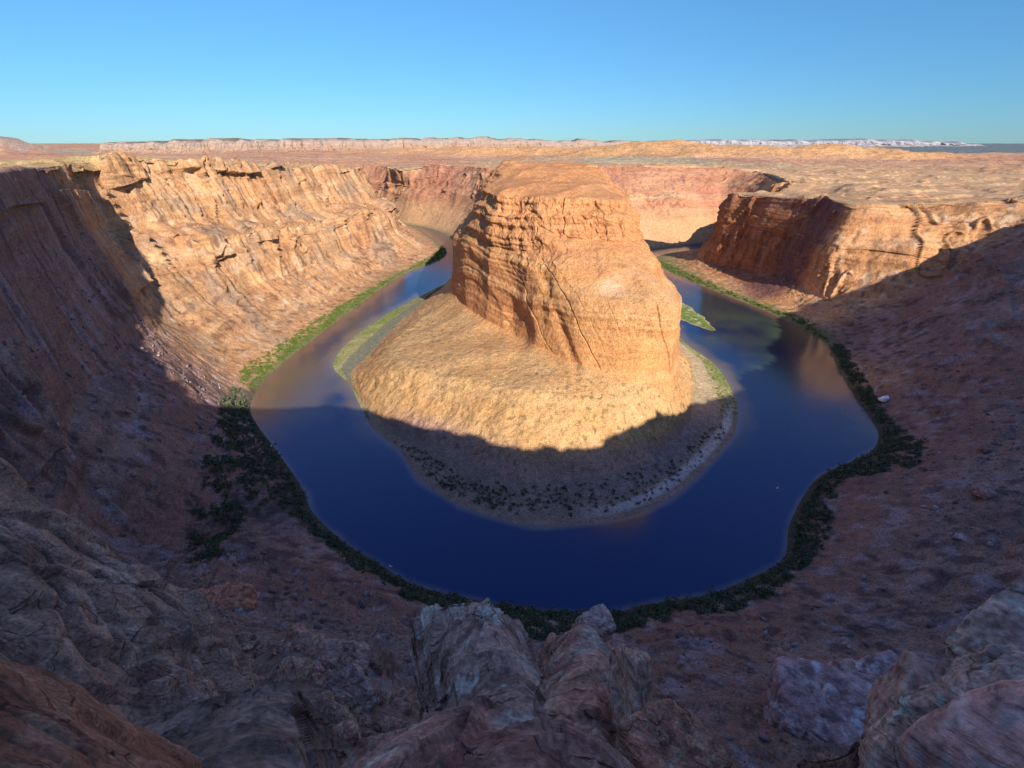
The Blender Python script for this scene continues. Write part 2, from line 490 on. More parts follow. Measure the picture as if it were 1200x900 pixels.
def plateau_z(x, y):
    shp = np.shape(x)
    x, y = np.ravel(x), np.ravel(y)
    out = np.zeros(len(x))
    for i in range(0, len(x), 40000):
        d2 = (x[i:i+40000, None] - _idw[None, :, 0])**2 + (y[i:i+40000, None] - _idw[None, :, 1])**2
        w = 1 / (d2 + 400.0)**1.6
        out[i:i+40000] = (w * _idw[None, :, 2]).sum(1) / w.sum(1)
    return out.reshape(shp)

def poly_sd(x, y, poly):
    """signed distance to a closed polygon, positive inside"""
    a, b = poly, np.roll(poly, -1, 0)
    out = np.zeros(len(x))
    for i in range(0, len(x), 20000):
        px, py = x[i:i+20000, None], y[i:i+20000, None]
        ex, ey = b[:, 0] - a[:, 0], b[:, 1] - a[:, 1]
        t = np.clip(((px - a[:, 0]) * ex + (py - a[:, 1]) * ey) / (ex**2 + ey**2 + 1e-9), 0, 1)
        d = np.sqrt(((px - a[:, 0] - t * ex)**2 + (py - a[:, 1] - t * ey)**2).min(1))
        c = ((a[:, 1] > py) != (b[:, 1] > py)) & (px < ex * (py - a[:, 1]) / (b[:, 1] - a[:, 1] + 1e-12) + a[:, 0])
        out[i:i+20000] = np.where(c.sum(1) % 2 == 1, d, -d)
    return out

def plateau_relief(x, y, far):
    p = np.stack([x, y, np.zeros_like(x)], -1)
    z = fbm(p / 420.0, 4) * 17 + ridged(p / 110.0, 4, .55) * 6.5 * far
    # slickrock benches: flatten into steps
    zz = z + fbm(p / 1500.0 + 9, 3) * 14
    st = np.floor(zz / 6.) + sstep(0.7, 1.0, zz / 6. - np.floor(zz / 6.))
    return (st * 6.) * 0.75 + z * 0.25 - 5

def add_plateau_rows(st, sign, near_flat=True):
    """extend each station beyond its rim on the flat land behind it"""
    S = np.array(st, float)
    R = S[:, 5, :2]
    tg = np.gradient(R, axis=0)
    for _ in range(2):
        tg[1:-1] = (tg[:-2] + 2 * tg[1:-1] + tg[2:]) / 4
    n = np.stack([-tg[:, 1], tg[:, 0]], 1) * sign
    n /= np.linalg.norm(n, axis=1)[:, None]
    ext = []
    for d, dz in ((14, 1.5), (60, 3.0), (95, -4.0)):
        q = R + n * d
        z = plateau_z(q[:, 0], q[:, 1])
        z = np.where(d < 30, S[:, 5, 2] + .8 + 7.5 * ((np.abs(R[:, 0]) < 90) & (R[:, 1] < 8)), z + dz)  # ground behind the viewpoint stepped up, unseen, to shade the near rocks
        ext.append(np.concatenate([q, z[:, None]], 1))
    first = S[:, 0].copy()
    first[:, :2] -= n * 22; first[:, 2] -= 5
    return np.concatenate([first[:, None], S, np.stack(ext, 1)], 1)

# relief weight per row: (under water, bank, talus, cliff base, tier top, shelf, rim, behind rim, flat, end)
W_CLIFF = np.array([0, .0, .06, .5, 1, .75, .85, .25, .0, 0])
W_TALUS = np.array([0, .0, 1, .8, .1, .2, 0, 0, 0, 0])

def build_wall(name, stations, sign, counts, mat, tones, du=1.5, nflip=1):
    S = add_plateau_rows(stations, sign)
    P, kk, tq = ribbon(S, counts, du)
    P = smooth_rows(P, 3)
    n = grid_normals(P) * nflip
    shp = P.shape
    p = P.reshape(-1, 3)
    w = np.interp(kk, np.arange(10), W_CLIFF)[None, :].repeat(shp[0], 0)
    wt = np.interp(kk, np.arange(10), W_TALUS)[None, :].repeat(shp[0], 0)
    camd = np.linalg.norm(P - np.array([0, 0, CAM_Z]), axis=2)
    near = sstep(40, 260, camd)
    calm = 1 - .6 * sstep(-250, -330, P[..., 0]) * sstep(700, 600, P[..., 1])
    rel = cliff_relief(p).reshape(shp[:2])
    hor = n.copy(); hor[..., 2] *= .35
    hor /= np.linalg.norm(hor, axis=2)[..., None] + 1e-9
    rel = rel * (.35 + .65 * sstep(.80, .5, n[..., 2]))
    P = P + hor * (rel * w * calm * (0.12 + .88 * near))[..., None]
    # talus rills run down the slope: noise along the bank, drawn out across it
    u = np.stack([tq[:, None].repeat(shp[1], 1), kk[None, :].repeat(shp[0], 0) * 14, np.zeros(shp[:2])], -1).reshape(-1, 3)
    uu = u + np.stack([fbm(p / 60., 3) * 12, np.zeros(len(p)), np.zeros(len(p))], -1)
    rill = (ridged(uu / np.array([26., 40, 1]), 3, .6) * 1.9 + fbm(p / 14., 4, .6) * 1.2).reshape(shp[:2])
    nearw = sstep(640, 520, P[..., 1])
    ter = np.clip(noise(np.stack([p[:, 0] / 130, p[:, 1] / 130, (p[:, 2] + fbm(p / 70., 2) * 14) / 13.], -1) + 90) * 2.4, -1, 1).reshape(shp[:2])
    rub = (np.maximum(noise(p / 4.2), 0) * 1.3 + np.maximum(noise(p / 1.9 + 8), 0) * .6).reshape(shp[:2])
    P[..., 2] += (rill * (1 + .9 * nearw) + ter * 2.2 * nearw + rub * nearw) * wt
    plat = np.interp(kk, [0, 6, 7, 8, 9], [0, 0, .35, 1, 1])[None, :].repeat(shp[0], 0) * near
    P[..., 2] += plat * plateau_relief(P[..., 0].ravel(), P[..., 1].ravel(), 1.0).reshape(shp[:2])
    rimw = np.interp(kk, [5.0, 6.0, 7.0, 8.0], [0, 1, 1, 0])[None, :] * sstep(-6, -16, P[..., 1]) * sstep(-60, 20, P[..., 0])
    e1, r1 = cells(P.reshape(-1, 3)[:, :2] / 13.); e2, r2 = cells(P.reshape(-1, 3)[:, :2] / 30. + 9)
    P[..., 2] += rimw * (r1 * 5 * sstep(0, .1, e1) + r2 * 6 * sstep(0, .1, e2)).reshape(shp[:2])  # unseen blocks added on the rim to notch its cast shadow
    N = grid_normals(P) * nflip
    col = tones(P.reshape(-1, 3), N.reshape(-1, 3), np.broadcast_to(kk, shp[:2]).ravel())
    return structure(grid_mesh(name, P, col, mat)), P, kk

def wall_tones(p, N, kk):
    a, b = strata_tone(p)
    n1 = fbm(p / 45.0 + 3, 4)
    n2 = fbm(p / 160.0 + 11, 3)
    left = sstep(200, -250, p[:, 0]) * sstep(60, 350, p[:, 1])
    right = sstep(350, 520, p[:, 0]) * sstep(700, 900, p[:, 1])
    rock = mix((.43, .23, .11), (.46, .25, .12), left)
    rock = mix(rock, (.50, .25, .11), right)
    rock = mix(rock, np.array((.52, .33, .19)), np.clip(a * .9, 0, .6))
    rock = mix(rock, np.array((.30, .15, .085)), np.clip(-a * .8 - .05, 0, .6))
    rock = rock * (1 + .16 * b[:, None] + .30 * n1[:, None])
    rock = mix(rock, (.47, .22, .10), np.clip(n2 * 1.6, 0, .7))
    q = p / np.array([16., 16., 120.])
    rock = mix(rock, (.55, .40, .27), sstep(.2, .5, fbm(q + 25, 3) + .2 * fbm(p / 90. + 12, 2)) * .6)
    rock = mix(rock, (.27, .20, .145), sstep(.1, .5, fbm(p / 75. + 61, 3)) * .6 * left)
    # desert varnish hangs in streaks down the steep faces
    q = p / np.array([11., 11., 130.])
    var = sstep(.12, .5, fbm(q + 5, 3) + .35 * fbm(p / 130. + 2, 2)) * sstep(.45, .15, N[:, 2])
    rock = mix(rock, (.10, .055, .045), var * .62)
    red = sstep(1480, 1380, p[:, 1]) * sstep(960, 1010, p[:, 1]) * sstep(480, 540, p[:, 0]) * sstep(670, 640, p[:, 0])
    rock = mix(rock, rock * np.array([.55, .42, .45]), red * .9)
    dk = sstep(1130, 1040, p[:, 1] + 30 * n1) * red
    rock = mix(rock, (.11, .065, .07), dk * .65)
    tal = mix((.47, .31, .165), (.41, .24, .13), sstep(-.3, .5, n2))
    tal = tal * (1 + .25 * fbm(p / 12., 4)[:, None])
    sandy = sstep(1480, 1400, p[:, 1]) * sstep(820, 900, p[:, 1]) * sstep(380, 430, p[:, 0])
    tal = mix(tal, np.array((.52, .37, .21)) * (1 + .15 * n1[:, None]), sandy * .8)
    rightshade = sstep(40, 120, p[:, 0]) * sstep(800, 700, p[:, 1])
    tal = mix(tal, np.array((.185, .122, .135)) * (1 + .35 * n1[:, None]), rightshade * .95)  # dark mauve shade tone put into the right slope's colour
    leftshade = sstep(40, -40, p[:, 0]) * sstep(560, 440, p[:, 1])
    tal = mix(tal, np.array((.20, .155, .165)) * (1 + .35 * n1[:, None]), leftshade * .95)  # left slope's colour greyed and darkened to carry the shade
    shadetone = np.maximum(sstep(620, 520, p[:, 1]), sstep(470, 540, p[:, 0]) * sstep(850, 780, p[:, 1]))
    rock = mix(rock, rock * np.array([.58, .64, 1.0]), shadetone)  # rock in the shadowed zone tinted cool, shade put into its colour
    flat = sstep(.62, .85, N[:, 2] + .12 * n1)
    low = sstep(3.6, 2.6, kk)
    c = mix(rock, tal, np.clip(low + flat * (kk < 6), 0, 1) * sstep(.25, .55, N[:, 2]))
    # scrub near the water
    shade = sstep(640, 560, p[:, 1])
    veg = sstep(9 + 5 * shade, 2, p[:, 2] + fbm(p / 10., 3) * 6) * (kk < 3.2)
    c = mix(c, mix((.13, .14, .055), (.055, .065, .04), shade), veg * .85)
    plat = sstep(6.0, 6.6, kk)
    c = mix(c, plateau_tone(p, N), plat)
    return c

def plateau_tone(p, N):
    q = p * np.array([1, 1, 0])
    n1, n2, n3 = fbm(q / 70. + 4, 4), fbm(q / 420. + 8, 4), fbm(q / 1800. + 1, 3)
    c = mix((.44, .25, .125), (.48, .31, .17), np.clip(.5 + n1, 0, 1))
    c = mix(c, (.38, .18, .09), np.clip(n2 * 1.3, 0, .7))
    left = sstep(0, -500, p[:, 0]) * sstep(2200, 900, p[:, 1])
    c = mix(c, np.array((.42, .29, .13)) * (1 + .2 * n1[:, None]), left * .8)
    b4 = noise(np.stack([p[:, 0] / 900., p[:, 1] / 260., 0 * p[:, 0]], -1) + 40)
    far = sstep(1800, 3200, p[:, 1])
    c = mix(c, mix((.42, .22, .13), (.30, .26, .17), sstep(-.05, .3, n3 + .3 * n2)), far * .9)
    c = mix(c, (.50, .33, .21), sstep(.15, .5, b4) * far * .6)
    c = mix(c, (.33, .15, .10), sstep(.15, .5, -b4) * far * .6)
    c = c * (1 + .22 * fbm(q / np.array([60., 22., 1.]) + 14, 4)[:, None])
    dot = sstep(.22, .4, noise(q / 9. + 3)) * sstep(900, 500, np.abs(p[:, 0]) * .3 + p[:, 1] * .5)
    c = mix(c, (.17, .15, .07), dot * .6)
    return c

outer, P_OUT, K_OUT = build_wall('canyon_wall', OUT, -1, [6, 36, 120, 110, 16, 95, 14, 18, 8], M_CLIFF, wall_tones)

def far_tones(p, N, kk):
    a, b = strata_tone(p)
    n1, n2 = fbm(p / 60. + 3, 4), fbm(p / 200. + 11, 3)
    rock = mix((.41, .195, .105), (.46, .27, .155), np.clip(.3 + a, 0, 1))
    rock = mix(rock, (.32, .13, .085), np.clip(n2 * 1.2 + .25 * (p[:, 2] > 140), 0, .7))
    rock = rock * (1 + .15 * b[:, None] + .2 * n1[:, None])
    q = p / np.array([13., 13., 150.])
    var = sstep(.15, .5, fbm(q + 5, 3) + .3 * fbm(p / 150. + 2, 2)) * sstep(.5, .2, N[:, 2])
    rock = mix(rock, (.14, .07, .065), var * .6)
    tal = np.array((.43, .25, .13)) * (1 + .2 * n1[:, None])
    c = mix(rock, tal, sstep(3.8, 2.8, kk))
    veg = sstep(7, 2, p[:, 2] + fbm(p / 12., 3) * 4) * (kk < 2.6)
    c = mix(c, (.16, .17, .09), veg * .7)
    return mix(c, plateau_tone(p, N), sstep(6.0, 6.6, kk))

farw, P_FAR, K_FAR = build_wall('far_canyon_wall', FARW, 1, [3, 10, 34, 40, 8, 44, 10, 10, 4], M_CLIFF, far_tones, 1.6, -1)

# ------------------------------------------------------------------ the butte inside the bend
# bank, beach back, apron foot, apron top, cliff base, cliff lip, upper cliff base, upper cliff top, cap edge, cap middle
BUT = [
 [(-160,1450,0),(-150,1450,6),(-140,1450,15),(-120,1450,40),(-105,1420,70),(-80,1400,150),(-60,1390,185),(-35,1380,222),(-15,1370,246),(45,1350,255)],
 [(-150,1330,0),(-142,1330,6),(-134,1330,15),(-120,1320,40),(-108,1290,70),(-85,1270,152),(-66,1260,185),(-42,1250,226),(-18,1240,250),(45,1230,259)],
 [(-138,1200,0),(-130,1200,5),(-125,1195,15),(-118,1180,40),(-108,1150,70),(-88,1130,155),(-70,1120,185),(-50,1110,228),(-20,1100,252),(45,1110,262)],
 [(-176,1098,0),(-160,1090,5),(-150,1080,10),(-128,1050,42),(-105,990,78),(-92,975,158),(-66,960,185),(-44,950,230),(-15,950,253),(45,1010,262)],
 [(-247,901,0),(-215,895,4),(-190,885,9),(-155,860,40),(-97,790,80),(-88,790,160),(-58,810,185),(-38,815,230),(-12,850,253),(42,960,261)],
 [(-270,807,0),(-235,790,4),(-205,770,10),(-168,740,48),(-66,700,80),(-58,708,156),(-32,760,184),(-22,775,230),(0,840,253),(42,940,261)],
 [(-277,711,0),(-248,690,3),(-218,660,9),(-192,640,44),(-30,632,80),(-24,645,152),(0,730,183),(6,750,230),(12,835,254),(42,930,261)],
 [(-267,662,0),(-247,645,3),(-224,625,8),(-187,585,50),(0,592,78),(4,608,148),(20,710,182),(24,735,230),(22,830,255),(42,925,261)],
 [(-225,604,0),(-216,590,2),(-208,580,5),(-165,540,56),(22,553,80),(25,572,147),(34,700,182),(34,725,230),(28,830,255),(44,925,261)],
 [(-159,482,0),(-150,482,3),(-140,484,8),(-108,500,58),(40,532,80),(42,552,147),(44,694,182),(42,720,230),(34,835,256),(45,925,261)],
 [(-120,438,0),(-110,447,4),(-95,455,14),(-68,482,64),(50,518,80),(52,538,147),(52,690,182),(48,718,230),(38,840,256),(46,925,261)],
 [(-94,393,0),(-80,408,5),(-58,425,15),(-38,460,66),(60,505,80),(62,526,147),(62,686,182),(56,716,230),(42,845,256),(48,925,261)],
 [(-56,357,0),(-45,378,5),(-28,398,15),(-12,448,68),(70,494,80),(72,516,147),(76,682,182),(66,714,230),(48,850,256),(50,925,261)],
 [(0,330,0),(3,352,5),(6,376,15),(15,440,68),(80,487,80),(84,508,147),(90,680,182),(80,712,230),(56,856,256),(52,925,261)],
 [(30,325,0),(35,350,5),(40,374,15),(45,436,67),(95,481,78),(98,502,147),(104,678,181),(90,712,229),(62,858,256),(54,928,261)],
 [(107,338,0),(105,360,6),(98,388,15),(92,438,62),(120,473,75),(122,492,147),(120,675,180),(106,712,228),(72,860,255),(56,930,261)],
 [(154,367,0),(146,388,6),(135,410,14),(125,445,58),(147,469,70),(147,488,147),(140,675,178),(120,715,226),(80,860,254),(58,932,261)],
 [(204,415,0),(188,430,6),(170,440,14),(160,455,50),(172,476,65),(168,493,146),(158,680,176),(132,720,224),(84,862,253),(60,935,261)],
 [(255,475,0),(230,480,5),(200,480,12),(186,484,40),(184,494,58),(177,510,143),(168,690,175),(138,726,223),(88,866,252),(62,940,261)],
 [(284,532,0),(258,530,5),(215,520,10),(202,518,35),(195,522,55),(185,534,139),(178,702,174),(145,732,222),(92,872,252),(64,945,261)],
 [(300,600,0),(272,600,5),(240,590,9),(222,585,30),(212,585,50),(196,590,137),(184,718,173),(150,745,222),(96,880,252),(66,950,261)],
 [(306,662,0),(285,660,4),(258,650,8),(242,645,25),(228,640,45),(206,645,136),(189,735,172),(154,765,222),(100,890,252),(68,960,261)],
 [(288,766,0),(278,765,3),(268,765,6),(258,765,20),(246,765,40),(216,770,140),(194,800,172),(160,810,222),(106,920,252),(70,980,261)],
 [(295,900,0),(285,900,3),(274,900,6),(264,900,20),(250,900,40),(222,900,140),(199,905,172),(164,910,222),(112,960,252),(72,1010,262)],
 [(320,1100,0),(305,1090,3),(290,1085,6),(275,1080,20),(262,1080,40),(232,1080,140),(206,1080,175),(170,1080,222),(120,1090,252),(72,1110,262)],
 [(390,1300,0),(350,1280,4),(320,1270,8),(300,1265,25),(285,1260,50),(250,1260,145),(222,1260,178),(185,1260,222),(135,1250,250),(72,1230,259)],
 [(410,1470,0),(370,1450,4),(340,1440,10),(320,1430,30),(300,1420,60),(265,1410,145),(235,1400,178),(195,1390,220),(150,1380,245),(72,1350,255)],
]

def build_butte():
    S = np.array(BUT, float)
    eye = np.array([0, 0, CAM_Z])
    for i in range(len(S)):
        f = float(np.interp(i, [0, 2, 5, 21, 24, 26], [.95, .91, .88, .88, .92, .96]))
        for j, g in ((6, f), (7, f), (8, .5 + .5 * f)):
            S[i, j] = eye + (S[i, j] - eye) * g
        wr = float(np.interp(i, [8, 14, 24, 26], [0, 1, 1, .4]))
        S[i, 8, 0] += 34 * wr; S[i, 7, 0] += 14 * wr; S[i, 8, 2] += 5
        S[i, 9, 2] -= 3; S[i, 9, 0] = 64 if i < 13 else 52
        S[i, 3] = S[i, 3] + (S[i, 4] - S[i, 3]) * .16 - np.array([0, 0, 5.])
    tg = np.gradient(S[:, 0, :2], axis=0)
    n2 = np.stack([-tg[:, 1], tg[:, 0]], 1); n2 /= np.linalg.norm(n2, axis=1)[:, None]
    first = S[:, 0].copy(); first[:, :2] -= n2 * 18; first[:, 2] = -5
    S = np.concatenate([first[:, None], S], 1)
    P, kk, tq = ribbon(S, [4, 14, 14, 40, 50, 90, 90, 60, 50, 24], 1.3, 2000)
    P = smooth_rows(P, 3)
    n = grid_normals(P)
    if n[..., 2].mean() < 0: n = -n
    shp = P.shape
    p = P.reshape(-1, 3)
    K = np.arange(11)
    w = np.interp(kk, K, [0, 0, .05, .45, .6, .4, 1, .75, 1, .9, .6])[None, :]
    hor = n.copy(); hor[..., 2] *= .4
    hor /= np.linalg.norm(hor, axis=2)[..., None] + 1e-9
    # smoother, rounder rock than the canyon walls, with joints running through it
    q = p.copy(); q[:, 2] *= .35
    steep = sstep(.97, .72, n[..., 2]).ravel()
    big = ridged(q / 85. + 1.7, 2) * 6
    gul = ridged(np.stack([p[:, 0] / 26., p[:, 1] / 26., p[:, 2] / 90.], -1) + 71, 3, .55) * 5 * (sstep(70, 40, p[:, 2])) * sstep(4, 16, p[:, 2])
    wv = fbm(p / 110., 3) * 10
    up = sstep(150, 186, p[:, 2])
    st = noise(np.stack([p[:, 0] / 260, p[:, 1] / 260, (p[:, 2] + wv) / 16.], -1) + 3)
    st = np.clip(st * 2.6, -1, 1) * (1.6 + 2.2 * up)
    st2 = np.clip(noise(np.stack([p[:, 0] / 90, p[:, 1] / 90, (p[:, 2] + wv) / 4.5], -1) + 30) * 2.6, -1, 1) * (.5 + .9 * up)
    mid = joints(p, 24., 7., 1.5, .05, .3, 30.) * up + joints(p, 9., 3., .6, .06, .2, 11.) * up + joints(p, 4., 1.1, .3, .08, .2, 5.) * up
    mid += ridged(np.stack([p[:, 0] / 20., p[:, 1] / 20., p[:, 2] / 60.], -1) + 4, 3) * 4 * up
    mid = mid * (1 - .55 * sstep(30, -30, p[:, 0]))
    mid += planes(p, (.93, .22, .30), 46., 3.5, 2.6, .9, 4) * (1 - .6 * up) + planes(p, (.93, .22, .36), 17., 1.0, .7, .5, 5) * (1 - .3 * up)
    rel = (big + gul + (st + st2 + mid + fbm(p / 8., 4, .6) * .8) * steep).reshape(shp[:2])
    P = P + hor * (rel * w)[..., None]
    # the big leaning groove and the alcove in the lower cliff
    g0 = np.array([70, 500, 78.]); g1 = np.array([36, 565, 165.])
    ab = g1 - g0
    tt = np.clip(((P - g0) @ ab) / (ab @ ab), 0, 1)
    dd = np.linalg.norm((P - g0 - tt[..., None] * ab)[..., [0, 2]], axis=2)
    side = sstep(10, 0, dd) * sstep(4.4, 5.0, kk)[None, :] * sstep(6.4, 6.0, kk)[None, :]
    P = P - hor * (side * 3.5)[..., None]
    da = np.sqrt(((P[..., 0] - 8) / 20)**2 + ((P[..., 2] - 96) / 26)**2)
    alc = sstep(1.1, .5, da) * (np.abs(P[..., 1] - 590) < 60) * sstep(4.6, 5.0, kk)[None, :]
    P = P - hor * (alc * 5)[..., None]
    flat = np.interp(kk, K, [0, 0, .5, .8, .7, .5, 0, .4, .3, 1, 1])[None, :]
    P[..., 2] += (fbm(p / 16., 4, .55).reshape(shp[:2]) * 1.1 + plateau_relief(p[:, 0], p[:, 1], 1.).reshape(shp[:2]) * np.interp(kk, K, [0]*8 + [.2, .9, 1])[None, :]) * flat
    N = grid_normals(P)
    if N[..., 2].mean() < 0: N = -N
    p = P.reshape(-1, 3); Nf = N.reshape(-1, 3); kf = np.broadcast_to(kk, shp[:2]).ravel()
    a, b = strata_tone(p)
    n1, n2_ = fbm(p / 40. + 3, 4), fbm(p / 140. + 19, 3)
    rock = mix((.52, .255, .10), (.52, .33, .17), np.clip(a * .9, 0, .7))
    rock = mix(rock, (.46, .20, .085), np.clip(-a * .7 + .1, 0, .6))
    rock = mix(rock, (.47, .21, .09), sstep(175, 200, p[:, 2] + n1 * 10) * .7)
    rock = rock * (1 + .10 * b[:, None] + .14 * n1[:, None])
    pale = sstep(.15, .5, n2_ + .3 * n1) * sstep(140, 152, p[:, 2]) * sstep(190, 176, p[:, 2])
    rock = mix(rock, (.56, .39, .26), pale * .6)
    q = p / np.array([9., 9., 90.])
    var = sstep(.18, .5, fbm(q + 5, 3)) * sstep(.4, .15, Nf[:, 2])
    rock = mix(rock, (.30, .12, .06), var * .5)
    red = sstep(60, -20, p[:, 0]) * sstep(.5, .2, Nf[:, 2]) * (p[:, 2] < 170)
    rock = mix(rock, (.44, .185, .085), red * .5)
    apron = mix((.48, .265, .11), (.50, .31, .145), np.clip(.5 + n1 + .4 * a, 0, 1))
    apron = mix(apron, (.44, .22, .09), np.clip(n2_, 0, .5))
    apron = apron * (1 + .14 * fbm(p / 9., 4)[:, None])
    apron = mix(apron, np.array((.36, .215, .165)) * (1 + .2 * n1[:, None]), sstep(3.45, 3.05, kf) * sstep(520, 470, p[:, 1]))  # foot of the front apron toned mauve to carry the shadow
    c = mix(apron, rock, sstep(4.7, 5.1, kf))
    rub = sstep(6.35, 6.6, kf) * sstep(7.1, 6.95, kf) * sstep(.2, -.1, n2_)
    c = mix(c, np.array((.45, .215, .095)) * (1 + .2 * n1[:, None]), rub * .75)
    # scattered desert scrub on the bench
    sc = sstep(.36, .5, noise(p * np.array([1, 1, 0]) / 5. + 3) + .25 * fbm(p / 50., 2)) * sstep(4.9, 4.6, kf)
    c = mix(c, (.14, .12, .055), sc * .7)
    # beach: pale sand, grey scrub on the left strip, cobbles on the right
    beach = sstep(3.0, 2.75, kf + .15 * n1)
    sand = mix((.46, .36, .22), (.38, .28, .16), np.clip(.5 + n1, 0, 1))
    lft = sstep(-120, -170, p[:, 0]) * sstep(560, 620, p[:, 1])
    sand = mix(sand, mix((.17, .165, .13), (.25, .23, .16), np.clip(.5 + fbm(p / 5., 3), 0, 1)), lft * sstep(1.75, 2.0, kf + .2 * n1))
    grass = sstep(2.1, 1.8, kf + .3 * n1) * (.35 + .65 * sstep(-.2, .3, n2_ + n1))
    sand = mix(sand, (.17, .21, .06), grass * np.maximum(lft, sstep(240, 262, p[:, 0])) * .85)
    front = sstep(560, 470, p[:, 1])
    sand = mix(sand, np.array((.25, .185, .15)) * (1 + .3 * n1[:, None]), front * .9)  # front sand darkened and browned, the shadow's tone put into its colour
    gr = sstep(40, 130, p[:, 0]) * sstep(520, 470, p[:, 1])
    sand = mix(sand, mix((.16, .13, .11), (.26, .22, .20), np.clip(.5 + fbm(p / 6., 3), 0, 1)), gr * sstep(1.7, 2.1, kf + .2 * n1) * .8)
    cob = np.maximum(gr, sstep(190, 240, p[:, 0]) * sstep(545, 515, p[:, 1])) * sstep(1.2, 1.38, kf + .1 * n1) * sstep(1.85, 1.6, kf + .12 * n1)
    sand = mix(sand, (.50, .47, .45), cob * .75)
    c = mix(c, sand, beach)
    return structure(grid_mesh('butte', P, c, M_CLIFF)), P, kk

butte, P_BUT, K_BUT = build_butte()

# ------------------------------------------------------------------ plateau: one sheet to the horizon, open over the canyon
CANYON = np.concatenate([RIM_OUT[:, :2], RIM_FAR[::-1, :2]])
def build_plateau():
    az = np.concatenate([np.linspace(-180, -62, 60, endpoint=False), np.linspace(-62, 62, 820, endpoint=False), np.linspace(62, 180, 61)])
    az = np.radians(az)
    r = np.concatenate([[2], np.geomspace(8, 700, 120, endpoint=False), np.geomspace(700, 6000, 420, endpoint=False), np.geomspace(6000, 60000, 60)])
    A, R = np.meshgrid(az, r, indexing='ij')
    x, y = R * np.sin(A), R * np.cos(A)
    z = plateau_z(x, y)
    xf, yf = x.ravel(), y.ravel()
    camfade = sstep(20, 200, R)
    z = z + (plateau_relief(xf, yf, 1.) * 1.0).reshape(x.shape) * camfade
    far = sstep(2500, 6000, R)
    p = np.stack([xf, yf, 0 * xf], -1)
    z = z + far * (fbm(p / 2500., 4).reshape(x.shape) * 16)
    def hill(cx, cy, sx, sy, h, seed):
        d = np.sqrt(((x - cx) / sx)**2 + ((y - cy) / sy)**2) + fbm(p / (sx * .35) + seed, 4).reshape(x.shape) * .35
        return h * sstep(1.15, .25, d)
    hills = hill(1750, 4200, 1700, 700, 78, 1) + hill(2650, 3900, 600, 420, 40, 2) + hill(1000, 4600, 700, 500, 40, 4) + hill(-300, 5200, 1500, 600, 55, 9)
    pk = np.sqrt(((x + 4760) / 300)**2 + ((y - 5000) / 700)**2) + fbm(p / 260. + 4, 4).reshape(x.shape) * .22
    peak = sstep(1.2, .0, pk) * 170 * (1 + .12 * ridged(p / 170., 3).reshape(x.shape))
    z = z + peak
    z = z + np.floor(hills / 9) * 9 * .7 + hills * .3
    sd = poly_sd(xf, yf, CANYON).reshape(x.shape)
    z = np.where(sd > -48, np.minimum(z, z * 0 + mix_s(z, -60, sstep(-48, -20, sd))), z)
    P = np.stack([x, y, z], -1)
    keep = (sd[:-1, :-1] < -10) | (sd[1:, 1:] < -10)
    N = grid_normals(P); N *= np.sign(N[..., 2].mean())
    c = plateau_tone(P.reshape(-1, 3), N.reshape(-1, 3))
    pl = P.reshape(-1, 3)
    hf = sstep(2, 25, hills.ravel())
    c = mix(c, np.array((.50, .27, .12)) * (1 + .15 * fbm(pl / 200., 3)[:, None]), hf * .9)
    c = mix(c, np.array((.40, .28, .21)) * (1 + .25 * fbm(pl / 60., 3)[:, None]), sstep(5, 30, peak.ravel()))
    # the grey-green plain in the far right
    gp = sstep(5200, 5600, pl[:, 1] + fbm(pl / 900., 2) * 250) * sstep(.66, .72, pl[:, 0] / np.maximum(pl[:, 1], 1) + fbm(pl / 1500., 2) * .04)
    c = mix(c, (.12, .145, .15), gp)
    return structure(grid_mesh('plateau', P, c, M_PLATEAU, keep)), P

def mix_s(a, b, t):
    return a * (1 - t) + b * t

plateau, _ = build_plateau()

# ------------------------------------------------------------------ mesas on the skyline
def mesa(name, keys, depth, base_drop, mat, tone, seed, back=1500., n=900):
    """keys: (angle in frame px, top height above plateau level) at distance `depth`"""
    k = np.array(keys, float)
    u = np.linspace(0, 1, n)
    t = np.linspace(0, 1, len(k))
    px = np.interp(u, t, k[:, 0]); top = np.interp(u, t, k[:, 1])
    top = top + np.clip(fbm(np.stack([u * 26 + seed, 0 * u, 0 * u], 1), 4) * 2.2, -1, 1) * 30; d = np.interp(u, t, k[:, 2]) * depth
    x = (px - 600) / 630. * d
    y = d
    rows = [(-.25, 0), (-.10, .12), (0, .38), (.02, .55), (.035, .86), (.05, .93), (.06, 1.0), (.5, 1.02), (1, .9)]
    cnt = [4, 8, 10, 14, 6, 8, 4, 2]
    cols = []
    bz = plateau_z(x, y) - base_drop
    for i, (o, h) in enumerate(rows):
        cols.append(np.stack([x, y + o * back, bz + (top - bz) * h], -1))
    S = np.stack(cols, 1)
    out = []
    for i, c_ in enumerate(cnt):
        w = np.linspace(0, 1, c_, endpoint=False)[None, :, None]
        out.append(S[:, i, None] * (1 - w) + S[:, i + 1, None] * w)
    out.append(S[:, -1:])
    P = np.concatenate(out, 1)
    p = P.reshape(-1, 3)
    q = p.copy(); q[:, 2] *= .15
    rel = ridged(q / (depth * .03) + seed, 4, .6) * depth * .018
    P[..., 1] -= rel.reshape(P.shape[:2]) * np.clip(1.6 - np.arange(P.shape[1]) / 45., .2, 1)[None, :]
    P[..., 2] += (fbm(p / (depth * .02) + seed, 4) * depth * .0012).reshape(P.shape[:2])
    hh = ((P[..., 2] - bz[:, None]) / (top - bz)[:, None]).ravel()
    c = tone(P.reshape(-1, 3), hh)
    return structure(grid_mesh(name, P, c, mat))

